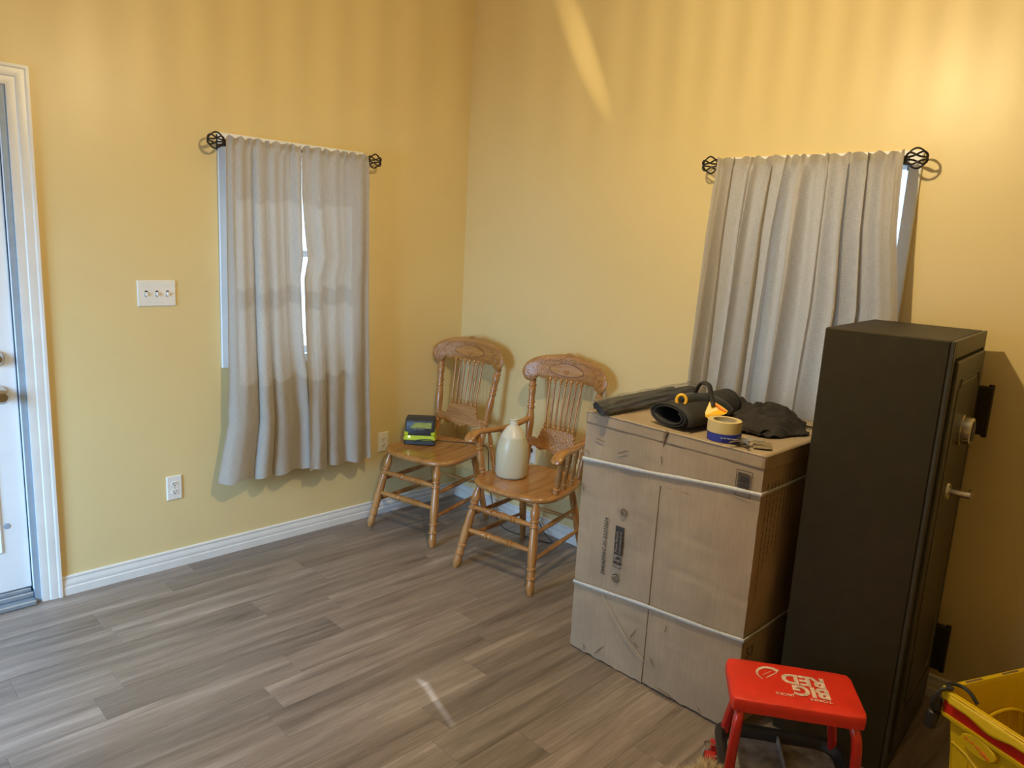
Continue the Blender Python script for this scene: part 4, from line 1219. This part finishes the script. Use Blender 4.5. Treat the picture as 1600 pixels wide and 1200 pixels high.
# black cloth garment
def cloth_fn(u, v):
    x = lerp(-0.64, -0.24, v); y = lerp(-2.08, -2.40, u)
    # heaped outline
    cx_, cy_ = -0.43, -2.205
    dx, dy = (x-cx_)/0.20, (y-cy_)/0.19
    ang = math.atan2(dy, dx)
    m_ = max(abs((u-.5)*2), abs((v-.5)*2))
    px, py = (v-.5)*2, (u-.5)*2
    nn = math.hypot(px, py) or 1e-6
    sq = m_/nn
    px *= sq; py *= sq
    edge = 1+0.20*noise.noise(Vector((math.cos(math.atan2(py, px))*1.6, math.sin(math.atan2(py, px))*1.6, 2.2)))+0.07*math.sin(7*math.atan2(py, px))
    X = cx_+px*0.185*edge; Y = cy_+py*0.195*edge
    r = m_
    h = 0.074*(1-r**2.0)*(0.75+0.5*noise.noise(Vector((X*7, Y*7, 9))))
    h += (1-r)*0.030*noise.noise(Vector((X*9, Y*9, .5)))+0.060*(0.4-abs(noise.noise(Vector((X*13+Y*9, Y*8-X*5, 1.5)))))*(1-r**3)+0.026*abs(noise.noise(Vector((X*34+Y*20, Y*26, 6))))
    return (X, Y, TZ+max(0.003, h))
ct = thing('black_garment', 'crumpled faded black cloth garment heaped on the box top by the safe', 'clothing', (-0.43, -2.21, TZ))
mb = MB(); mb.grid(60, 60, cloth_fn); mb.build('cloth', M['cloth'], ct, world=True, smooth=180, solid=0.003, recalc=False)
wsl = MB()
def sleeve(u, v):
    p = [Vector((-0.50,-2.12,TZ+0.02)), Vector((-0.55,-2.20,TZ+0.017)), Vector((-0.575,-2.28,TZ+0.014)), Vector((-0.580,-2.335,TZ+0.010))]
    k = v*3; i = min(2, int(k)); c_ = p[i].lerp(p[i+1], k-i)
    a = 2*PI*u; w = lerp(0.045, 0.022, v)*(1+0.25*noise.noise(Vector((u*4, v*5, 3))))
    sd = Vector((0.75, -0.6, 0))
    return c_+sd*(w*math.cos(a))+Vector((0,0,max(-0.008, 0.017*math.sin(a))))
mb = MB(); mb.grid(18, 20, sleeve, closeu=True); mb.build('sleeve', M['cloth'], ct, world=True, smooth=180)
mb = MB(); mb.tube(smoothpath([(-0.33,-2.33,TZ+.012),(-0.30,-2.38,TZ+.006),(-0.31,-2.43,TZ+.004),(-0.345,-2.452,TZ+.004)], 5), [0.012]*4+[0.009]*4+[0.006]*4+[0.004]*4 if False else 0.006, 8, flat=.6)
mb.build('drawstring', M['cloth'], ct, world=True)

# tape rolls
def tape(loc, ro, ri, h, label, mat, name='tape_roll'):
    t = thing(name, label, 'tape', loc, 0, 'stacked tape rolls on the box')
    mb = MB(); vs = []; fs = []; n = 40
    pr = [(ri+0.003, 0.0), (ro-0.001, 0.0), (ro, 0.001), (ro, h-0.001), (ro-0.001, h), (ri+0.003, h-0.0008)]
    for k in range(n):
        a = 2*PI*k/n
        for r, z in pr: vs.append((r*math.cos(a), r*math.sin(a), z))
    w = len(pr)
    for k in range(n):
        j = (k+1) % n
        for i in range(w): fs.append((k*w+i, j*w+i, j*w+(i+1) % w, k*w+(i+1) % w))
    mb.add(vs, fs).build('tape', mat, t, smooth=35)
    mb = MB(); vs = []; fs = []
    pr = [(ri, 0.0), (ri+0.003, 0.0), (ri+0.003, h), (ri, h)]
    for k in range(n):
        a = 2*PI*k/n
        for r, z in pr: vs.append((r*math.cos(a), r*math.sin(a), z))
    for k in range(n):
        j = (k+1) % n
        for i in range(4): fs.append((k*4+i, j*4+i, j*4+(i+1) % 4, k*4+(i+1) % 4))
    mb.add(vs, fs).build('core', M['tape_core'], t, smooth=35)
    return t
tape((-0.742, -2.262, TZ), 0.0580, 0.038, 0.029, 'roll of blue painter tape under the cream masking tape on the box', M['blue_tape'])
tt = tape((-0.744, -2.260, TZ+0.0292), 0.0575, 0.038, 0.041, 'roll of cream masking tape stacked on the blue roll', M['masking'])
mb = MB(); mb.tube([(0.030*math.cos(a/10), 0.030*math.sin(a/10), 0.024+0.0001*a) for a in range(0, 45)], 0.0016, 5, flat=3.5)
mb.build('inner_print', M['grey_print'], tt)
# paper and keys
pp = MB(); pp.prism([(-0.045,-0.03),(0.045,-0.03),(0.045,0.03),(-0.045,0.03)], 0, 0, lambda a, b, h: (a, b, h+0.004*math.sin(a*50)*math.sin(b*40+1)+0.004), layers=[(0,0),(0.002,0)])
po = pp.build('printed_card', M['paper'], None, smooth=0); po.location = (-0.722, -2.395, TZ+0.002); po.rotation_euler = (0, 0, math.radians(28))
tag(po, 'dark worn printed paper slip lying on the box corner beneath the keys', 'paper')
ky = thing('key_ring', 'bunch of shiny metal keys on the paper beside the tape rolls', 'keys', (-0.765, -2.345, TZ+0.012))
ky.scale = (1.35, 1.35, 1.35)
mb = MB(); mb.tube([(0.014*math.cos(2*PI*i/20), 0.014*math.sin(2*PI*i/20), 0.004+0.004*math.sin(2*PI*i/20)) for i in range(20)], 0.0014, 6, closed=True); mb.build('ring', M['steel'], ky)
for k, an in enumerate((0.2, 0.9, 2.1, 3.0, 3.9, 5.2)):
    mb = MB(); q = Matrix.Rotation(an, 4, 'Z') @ Matrix.Rotation(0.16*(k % 3), 4, 'X'); L0 = Matrix.Translation((0, 0, 0.002*k-0.001))
    hd = [(0.012+0.011*math.cos(2*PI*i/12)+0.004, 0.010*math.sin(2*PI*i/12)) for i in range(12)]
    mb.prism(hd, 0, 0, lambda a, b, h: L0 @ q @ Vector((a, b, h)), layers=[(0,0),(0.002,0)])
    mb.prism([(0.026,-0.004),(0.050,-0.004),(0.054,0),(0.050,0.003),(0.046,0.0015),(0.042,0.0035),(0.037,0.001),(0.032,0.0035),(0.026,0.004)], 0, 0, lambda a, b, h: L0 @ q @ Vector((a, b, h)), layers=[(0,0),(0.002,0)])
    mb.build('key', M['steel'], ky, smooth=0)

# ================================================================== safe
sP = [Vector((-0.690, -2.530, 0)), Vector((-0.635, -2.898, 0))]
ang = math.radians(95.0)     # direction front -> back of the side facing the camera
D_, W_, HS = 0.368, 0.548, 1.428
sf = thing('gun_safe', 'tall dark bronze steel safe with dial and lever, between box and bucket', 'safe', tuple(sP[1]), ang-PI/2)
# local: x 0..W to the right wall, y 0..D towards the back, door on y=0
MB().box((0, 0.012, 0.0), (W_, D_, HS), 0.004).build('cabinet', M['safe'], sf, smooth=30)
fr = MB(); fr.box((0, 0, 0), (0.030, 0.012, HS), .002); fr.box((W_-0.030, 0, 0), (W_, 0.012, HS), .002); fr.box((0.030, 0, HS-0.055), (W_-0.030, 0.012, HS), .002); fr.box((0.030, 0, 0), (W_-0.030, 0.012, 0.055), .002)
fr.build('door_frame', M['safe_door'], sf, smooth=30)
MB().box((0.030, 0.006, 0.055), (W_-0.030, 0.013, HS-0.055)).build('seam', M['safe_dark'], sf, smooth=0)
dz0, dz1 = 0.062, HS-0.062
dr = MB(); dr.box((0.038, -0.010, dz0), (W_-0.038, 0.008, dz1), 0.004)
door_s = dr.build('door', M['safe_door'], sf, smooth=30)
def frame_loop(x0, x1, z0, z1, c, y):
    return [(x0+c, y, z0), (x1-c, y, z0), (x1-c, y, z0+c*.4), (x1, y, z0+c), (x1, y, z1-c), (x1-c, y, z1-c*.4), (x1-c, y, z1), (x0+c, y, z1), (x0+c, y, z1-c*.4), (x0, y, z1-c), (x0, y, z0+c), (x0+c, y, z0+c*.4)]
mb = MB(); mb.tube(frame_loop(0.095, W_-0.095, 0.20, HS-0.125, 0.03, -0.010), 0.0035, 6, closed=True); mb.build('raised_border', M['safe_door'], door_s)
mb = MB(); mb.tube(frame_loop(0.110, W_-0.110, 0.215, HS-0.14, 0.03, -0.010), 0.0018, 6, closed=True); mb.build('gold_border', M['brass_line'], door_s)
# dial
mb = MB(); mb.lathe((0.255, -0.010, 1.128), (0.255, -0.046, 1.128), [(0,.050),(0.2,.050),(0.25,.044),(0.9,.044),(1,.040)], 28); dl = mb.build('dial', M['chrome'], door_s, smooth=30)
mb = MB(); mb.lathe((0.255, -0.0462, 1.128), (0.255, -0.0485, 1.128), [(0,.033),(1,.033)], 24); mb.build('keypad', M['black_plastic'], dl, smooth=30)
# lever
mb = MB(); mb.lathe((0.215, -0.010, 0.930), (0.215, -0.016, 0.930), [(0,.028),(1,.026)], 20); mb.lathe((0.215, -0.014, 0.930), (0.215, -0.075, 0.930), [(0,.011),(1,.011)], 14)
mb.tube([(0.215, -0.070, 0.930), (0.245, -0.072, 0.930), (0.275, -0.070, 0.928)], 0.010, 10); mb.build('lever', M['chrome'], door_s, smooth=35)
for z in (1.155, 0.255):
    mb = MB(); mb.box((W_-0.034, -0.052, z-0.085), (W_-0.004, 0.0, z+0.085), 0.003); mb.lathe((W_-0.018, -0.044, z-0.092), (W_-0.018, -0.044, z+0.092), [(0,.009),(1,.009)], 12)
    mb.build('hinge', M['safe'], sf, smooth=30)

# ================================================================== red rolling stool
SA = math.atan2(-0.31, 0.213)
stl = thing('rolling_stool', 'red padded rolling work stool with black tool tray, in front of the safe', 'stool', (-0.995, -2.712, 0), SA)
SH = 0.392
pad = MB()
hw, hd = 0.186, 0.113
N_ = 48; vs = []; fs = []
def sq(a, e=0.12):
    c_, s_ = math.cos(a), math.sin(a); k = (abs(c_)**(2/e)+abs(s_)**(2/e))**(-e/2); return c_*k, s_*k
rings = [(0.93,-0.042),(0.995,-0.040),(1.0,-0.034),(1.005,-0.02),(1.0,-0.006),(0.985,-0.0012),(0.96,0.0),(0.80,0.0035),(0.5,0.006),(0.2,0.006),(0.01,0.006)]
for s_, dz in rings:
    for k in range(N_):
        a = 2*PI*k/N_; X, Y = sq(a)
        vs.append((X*hw*s_, Y*hd*s_, SH+dz-0.006+0.0015*noise.noise(Vector((X*4*s_, Y*4*s_, dz*20)))))
for i in range(len(rings)-1):
    for k in range(N_): fs.append((i*N_+k, i*N_+(k+1) % N_, (i+1)*N_+(k+1) % N_, (i+1)*N_+k))
fs.append(list(range(N_))[::-1]); fs.append([(len(rings)-1)*N_+k for k in range(N_)])
seat = pad.add(vs, fs).build('padded_seat', M['red_vinyl'], stl, smooth=50)
# worn white print, upside down as seen from the camera. local: +x towards the safe's front, -y towards the camera
def onseat(txt, size, x, y, bold=0, xs=1.0, sp_=1.0):
    # baseline direction is -x, glyph tops towards -y
    return text_mb(txt, size, (x, y, SH+0.0012), (-1,0,0), (0,-1,0), 0.0, bold=bold, xs=xs, spacing=sp_).build('seat_print', M['white_ink'], seat, smooth=0)
onseat('BIG', 0.070, 0.098, -0.008, 0.0028, 0.98)
onseat('RED', 0.070, 0.096, 0.048, 0.0028, 0.98)
onseat('TORIN', 0.017, 0.096, -0.064, 0.0003, 1.15)
onseat('JACKS', 0.017, -0.008, -0.058, 0.0003, 1.1)
mb = MB()
sw = smoothpath([(-0.035,0.058,0),(-0.055,0.070,0),(-0.080,0.066,0),(-0.098,0.045,0),(-0.100,0.022,0),(-0.088,0.0,0)], 5)
vs = []; fs = []
for i, p in enumerate(sw):
    k = i/(len(sw)-1); w = 0.0065*(1-k)+0.0012
    tn = (sw[min(i+1, len(sw)-1)]-sw[max(i-1, 0)]).normalized(); nn = Vector((-tn.y, tn.x, 0))
    for q in (-w, w): c_ = p+nn*q; vs.append((c_.x, c_.y, SH+0.0012))
for i in range(len(sw)-1): fs.append((2*i, 2*i+1, 2*i+3, 2*i+2))
for x0, y0, x1, y1_, w in ((-0.040,0.050,-0.075,0.012,0.002), (-0.055,0.055,-0.088,0.020,0.0012)):
    o_ = len(vs); vs += [(x0-w, y0, SH+.0012), (x0+w, y0, SH+.0012), (x1+w, y1_, SH+.0012), (x1-w, y1_, SH+.0012)]; fs.append((o_, o_+1, o_+2, o_+3))
mb.add(vs, fs).build('seat_print', M['white_ink'], seat, smooth=0)
# end frames
for s_ in (-1, 1):
    mb = MB()
    x = s_*(hw-0.035)
    mb.tube(smoothpath([(x+s_*0.022, -hd-0.002, 0.055), (x+s_*0.020, -hd+0.000, 0.16), (x+s_*0.014, -hd+0.002, 0.29), (x+s_*0.006, -hd+0.022, 0.338), (x, -hd+0.05, 0.342),
                        (x-s_*0.004, hd-0.07, 0.342), (x-s_*0.008, hd-0.045, 0.338), (x-s_*0.010, hd-0.030, 0.29), (x+s_*0.010, hd-0.012, 0.16), (x+s_*0.020, hd-0.004, 0.055)], 6), 0.0150, 14)
    mb.build('tube_frame', M['red_metal'], stl)
# tray
tz = 0.120
tw, td = hw+0.012, hd+0.022
tr = MB(); vs = []; fs = []
rings = [(0.80, 0.74, 0.0), (0.84, 0.78, 0.004), (0.88, 0.82, 0.026), (0.90, 0.84, 0.030), (0.985, 0.985, 0.030), (1.0, 1.0, 0.027), (1.0, 1.0, 0.018), (0.94, 0.92, 0.016), (0.86, 0.80, -0.004)]
for sx, sy, dz in rings:
    for k in range(N_):
        X, Y = sq(2*PI*k/N_, 0.3); vs.append((X*tw*sx, Y*td*sy, tz+dz))
for i in range(len(rings)-1):
    for k in range(N_): fs.append((i*N_+k, i*N_+(k+1) % N_, (i+1)*N_+(k+1) % N_, (i+1)*N_+k))
fs.append([(len(rings)-1)*N_+k for k in range(N_)])
tray = tr.add(vs, fs).build('tool_tray', M['black_plastic'], stl, smooth=35)
mb = MB(); mb.prism([(sq(2*PI*k/N_, .3)[0]*tw*.80, sq(2*PI*k/N_, .3)[1]*td*.74) for k in range(N_)], 0, 0, layers=[(tz-0.003,0),(tz+0.001,0)]); mb.build('tray_bottom', M['grey_rubber'], tray, smooth=0)
MB().box((-0.003, -td*.76, tz), (0.003, td*.76, tz+0.024), .001).build('tray_divider', M['grey_rubber'], tray, smooth=0)
for sx in (-1, 1):
    for sy in (-1, 1):
        mb = MB(); mb.box((sx*(tw-0.012)-0.014, sy*(td-0.014)-0.020, 0.040), (sx*(tw-0.012)+0.010, sy*(td-0.014)+0.016, 0.075), .003)
        mb.build('caster_plate', M['red_metal'], stl, smooth=30)
        cs = MB(); cx_, cy_ = sx*(tw-0.010), sy*(td-0.006)
        cs.lathe((cx_-0.011, cy_, 0.022), (cx_+0.011, cy_, 0.022), [(0,.018),(0.15,.022),(0.85,.022),(1,.018)], 18); cs.build('caster_wheel', M['black_plastic'], stl, smooth=35)
        mb = MB(); mb.tube([(cx_-0.014, cy_, 0.022), (cx_-0.014, cy_, 0.042), (cx_+0.014, cy_, 0.042), (cx_+0.014, cy_, 0.022)], 0.002, 6); mb.build('caster_fork', M['chrome'], stl)
        for q in (0, 1): MB().ball((sx*(tw-0.030), sy*(td-0.022-0.020*q), tz+0.031), 0.0048, 10, 6, (1,1,.5)).build('screw', M['steel'], stl)
mb = MB(); mb.tube(smoothpath([(-tw+0.005, td*0.15, tz+0.010), (-tw-0.030, td*0.18, tz+0.018), (-tw-0.034, -td*0.02, tz+0.016), (-tw-0.034, -td*0.10, tz-0.01), (-tw+0.005, -td*0.10, tz)], 5), 0.0020, 6)
mb.build('wire_clip', M['steel'], stl)
mb = MB(); mb.box((-tw-0.034, -td*0.14, tz-0.035), (-tw+0.004, td*0.10, tz-0.002), .004); mb.build('clip_bracket', M['red_metal'], stl, smooth=30)

# ================================================================== yellow bucket
BA = math.radians(-24)
bk = thing('mop_bucket', 'yellow mop bucket with red stripe and black handle, right of the safe', 'bucket', (-0.672, -3.015, 0), BA)
# local frame: x along the back rim (to the right), -y towards the camera; rim corner at the origin
BW, BD, BH = 0.52, 0.36, 0.402
def bpoly(o, ch=0.045):
    x0, x1, y0, y1_ = -o, BW+o, -BD-o, 0+o
    c_ = ch
    base = [(x0, y1_-c_*0.4), (x0+c_*0.4, y1_), (x1-c_, y1_), (x1, y1_-c_), (x1, y0+c_), (x1-c_, y0), (x0+c_, y0), (x0, y0+c_)]
    return base
def ringloft(mb, lst, close=False):
    n = len(lst[0][0]); vs = []; fs = []
    for poly, z in lst:
        for a, b in poly: vs.append((a, b, z))
    for i in range(len(lst)-1):
        for k in range(n): fs.append((i*n+k, i*n+(k+1) % n, (i+1)*n+(k+1) % n, (i+1)*n+k))
    if close: fs.append(list(range(n))[::-1])
    return mb.add(vs, fs)
mb = MB()
outer = [(bpoly(-0.060), 0.055), (bpoly(-0.050), 0.06), (bpoly(-0.022), 0.30), (bpoly(-0.022), 0.318), (bpoly(-0.004), 0.320), (bpoly(-0.002), 0.331), (bpoly(-0.012), 0.333), (bpoly(-0.012), 0.372), (bpoly(-0.001), 0.374), (bpoly(0.0), 0.400), (bpoly(-0.002), BH), (bpoly(-0.016), BH), (bpoly(-0.020), 0.39), (bpoly(-0.045), 0.16), (bpoly(-0.066), 0.07)]
ringloft(mb, outer, True)
n8 = 8; last = len(mb.v)-8; mb.add([mb.v[last+i] for i in range(8)], [tuple(range(8))])
mb.build('tub', M['yellow'], bk, smooth=25)
mb = MB(); ringloft(mb, [(bpoly(-0.0122), 0.333), (bpoly(-0.006), 0.334), (bpoly(-0.006), 0.371), (bpoly(-0.0122), 0.372)]); mb.build('red_stripe', M['red_band'], bk, smooth=25)
# drooping lip over the front-left rim
mb = MB(); vs = []; fs = []
def lipx(u, v):
    y = lerp(-0.045, -BD+0.03, u); d = 0.5-0.5*math.cos(2*PI*min(1, max(0, (u-0.18)/0.55))) if 0.18 < u < 0.73 else 0
    z = 0.400-0.024*v-0.016*d*v
    return (-0.0065-0.004*v+0.003*d, y, z)
mb.grid(40, 5, lipx); mb.build('rim_lip', M['yellow'], bk, smooth=40, solid=0.004)
mb = MB()
for x in (0.10, 0.26): mb.box((x, -0.013, BH-0.001), (x+0.07, -0.006, BH+0.0008))
mb.box((-0.0, 0, 0), (0, 0, 0)) if False else None
mb.build('rim_slot', M['card_edge'], bk, smooth=0)
# badge panel and worn logo
bp = [(0.30*0+(-0.140-0.055*math.cos(a)), 0.292+0.030*math.sin(a)) for a in [2*PI*k/24 for k in range(24)]]
mb = MB(); mb.prism(bp, 0, 0, lambda a, b, h: (0.019-h-(b-0.30)*0.10, a, b), layers=[(0,0),(0.010,0.0),(0.013,0.003)]); bd = mb.build('badge', M['yellow'], bk, smooth=30)
mb = MB()
for k, (a, b, r) in enumerate(((-0.105,0.300,.008),(-0.122,0.297,.007),(-0.140,0.293,.007),(-0.158,0.286,.009),(-0.172,0.280,.006))):
    mb.ball((0.0065, a, b), r, 10, 6, (0.12, 1.3, 0.7))
mb.build('worn_logo', M['orange'], bd)
# panels on the body side
mb = MB()
mb.tube([(0.0285, -0.05, 0.245), (0.0285, -0.10, 0.235), (0.0285, -0.16, 0.20)], 0.004, 6); mb.tube([(0.030, -0.105, 0.235), (0.045, -0.10, 0.08)], 0.004, 6); mb.tube([(0.030, -0.05, 0.243), (0.048, -0.055, 0.08)], 0.004, 6)
mb.build('moulded_rib', M['yellow'], bk)
# inner ribbed pocket on the back wall
mb = MB()
arc = [(lerp(0.06, 0.44, k/16), -0.040+0.0, 0.215+0.085*math.sin(PI*k/16)) for k in range(17)]
mb.tube(arc, 0.005, 6)
for k in range(3, 15, 2): mb.tube([arc[k], (arc[k][0], -0.062, 0.09)], 0.004, 6)
mb.build('inner_rib', M['yellow'], bk)
# handle and casters
mb = MB()
mb.tube(smoothpath([(0.012,-0.035,0.412),(0.018,-0.012,0.413),(0.045,-0.028,0.414),(0.055,-0.055,0.408),(0.058,-0.085,0.385)], 5), 0.0058, 8)
mb.tube(smoothpath([(0.012,-0.035,0.412),(-0.012,-0.020,0.405),(-0.020,-0.010,0.370),(-0.016,0.0,0.34)], 5), 0.006, 8)
mb.build('wire_handle', M['black_plastic'], bk)
mb = MB(); mb.box((-0.016, -0.018, 0.325), (0.010, 0.012, 0.372), 0.008); mb.lathe((-0.004, 0.006, 0.262), (0.002, 0.002, 0.322), [(0,.010),(0.1,.017),(0.9,.018),(1,.012)], 14); mb.build('handle_hub', M['black_plastic'], bk)
for x in (0.06, BW-0.06):
    for y in (-0.06, -BD+0.06):
        mb = MB(); mb.lathe((x-0.012, y, 0.030), (x+0.012, y, 0.030), [(0,.025),(0.15,.030),(0.85,.030),(1,.025)], 20); mb.build('caster_wheel', M['black_plastic'], bk)
        mb = MB(); mb.box((x-0.018, y-0.012, 0.030), (x-0.014, y+0.012, 0.062)); mb.box((x+0.014, y-0.012, 0.030), (x+0.018, y+0.012, 0.062)); mb.box((x-0.018, y-0.012, 0.058), (x+0.018, y+0.012, 0.064)); mb.build('caster_fork', M['chrome'], bk, smooth=0)
# dark wringing rag lying in the tub
mp = MB()
def rag(u, v):
    a = 2*PI*u; r = v
    X = 0.30+0.12*r*math.cos(a); Y = -0.255+0.058*r*math.sin(a)
    return (X, Y, 0.300+0.030*(1-r**3)+0.03*noise.noise(Vector((X*30, Y*30, 2)))*(1-r*.5))
gl = thing('mop_rag', 'dark damp rag heaped inside the yellow bucket', 'rag', (-0.672, -3.015, 0), BA)
mp.grid(28, 12, rag, closeu=True)
def rag2(u, v):
    a = 2*PI*u; r = lerp(1, 0.75, v)
    X = 0.30+0.12*r*math.cos(a); Y = -0.255+0.058*r*math.sin(a)
    return (X, Y, lerp(0.300+0.03*noise.noise(Vector((X*30, Y*30, 2)))*.5, 0.072, v))
mp.grid(28, 6, rag2, closeu=True)
mp.build('cloth', M['cloth'], gl, smooth=60)

# ================================================================== dog (only its rump fur shows at the frame's lower edge)
def dog():
    d = thing('dog', 'small tan fluffy dog lying beside the red stool, only its fluffy rump in frame', 'dog', (-1.432, -2.630, 0), math.radians(196))
    # skeleton (local): +x towards the head, rump at x~-0.16
    V = [(-0.10,0,0.105),(0.0,0,0.110),(0.12,0,0.115),(0.21,0,0.145),(0.26,0,0.185),(0.31,0,0.185),(0.355,0,0.170),
         (-0.15,0.01,0.12),(-0.185,0.02,0.13),
         (0.14,0.06,0.07),(0.20,0.07,0.025),(0.29,0.07,0.022),(0.14,-0.06,0.07),(0.20,-0.07,0.025),(0.29,-0.07,0.022),
         (-0.10,0.07,0.07),(-0.02,0.10,0.05),(-0.09,0.11,0.022),(0.0,0.115,0.02),(-0.10,-0.07,0.07),(-0.02,-0.10,0.05),(-0.09,-0.11,0.022),(0.0,-0.115,0.02)]
    Ed = [(0,1),(1,2),(2,3),(3,4),(4,5),(5,6),(0,7),(7,8),(2,9),(9,10),(10,11),(2,12),(12,13),(13,14),(0,15),(15,16),(16,17),(17,18),(0,19),(19,20),(20,21),(21,22)]
    R = [.085,.088,.082,.055,.055,.040,.022,.030,.022,.035,.022,.020,.035,.022,.020,.055,.042,.022,.018,.055,.042,.022,.018]
    me = bpy.data.meshes.new('body'); me.from_pydata(V, Ed, []); me.materials.append(M['fur'])
    b = bpy.data.objects.new('body', me); COL.objects.link(b); b.parent = d
    sk = b.modifiers.new('skin', 'SKIN'); sk.use_smooth_shade = True
    for i, r in enumerate(R): me.skin_vertices[0].data[i].radius = (r, r)
    me.skin_vertices[0].data[0].use_root = True
    ss = b.modifiers.new('sub', 'SUBSURF'); ss.levels = 1; ss.render_levels = 1
    for s_ in (-1, 1):
        MB().lathe((0.245, s_*0.035, 0.215), (0.235, s_*0.055, 0.270), [(0,.026),(0.5,.018),(1,.003)], 12).build('ear', M['fur'], d)
        MB().ball((0.305, s_*0.024, 0.208), 0.008, 10, 8).build('eye', M['nose'], d)
    MB().ball((0.352, 0, 0.176), 0.011, 10, 8).build('nose', M['nose'], d)
    # fur: strands as one stuff part
    rn = random.Random(3); vs = []; fs = []; mi = []
    mb = MB()
    def strand(p, n, L, w):
        n = n.normalized(); t1 = n.orthogonal().normalized(); q = Matrix.Rotation(rn.uniform(0, 2*PI), 3, n); t1 = q @ t1
        bend = (Vector((-0.5, 0, -0.25))+Vector((rn.uniform(-.4,.4), rn.uniform(-.4,.4), rn.uniform(-.3,.3))))*L*0.5
        m_ = p+n*L*0.55+bend*0.4; e_ = p+n*L+bend
        o = len(mb.v); mb.v += [p-t1*w, p+t1*w, m_+t1*w*0.7, m_-t1*w*0.7, e_]
        mb.f += [[o, o+1, o+2, o+3], [o+3, o+2, o+4]]; k = 0 if rn.random() < 0.45 else 1; mb.mi += [k, k]
    segs = [(0,1,9000),(1,2,4500),(2,3,2500),(3,4,1800),(0,7,5200),(7,8,4200),(4,5,900)]
    for a, b2, cnt in segs:
        A_, B_ = Vector(V[a]), Vector(V[b2]); ax = (B_-A_).normalized(); o1 = ax.orthogonal().normalized(); o2 = ax.cross(o1)
        for _ in range(cnt):
            k = rn.random(); th = rn.uniform(0, 2*PI); n = o1*math.cos(th)+o2*math.sin(th)
            r = lerp(R[a], R[b2], k)*0.92; p = A_.lerp(B_, k)+n*r
            if p.z < 0.012: continue
            strand(p, n+ax*rn.uniform(-.3, .3), rn.uniform(0.022, 0.042), 0.0007)
    for _ in range(2500):
        n = Vector((-1, rn.uniform(-1, 1), rn.uniform(-1, 1))).normalized(); strand(Vector(V[8])+n*0.02, n, rn.uniform(.03, .05), 0.0007)
    o = mb.build('fur', [M['fur'], M['fur_pale']], d, smooth=0, recalc=False); o['kind'] = 'stuff'
    return d
dog()
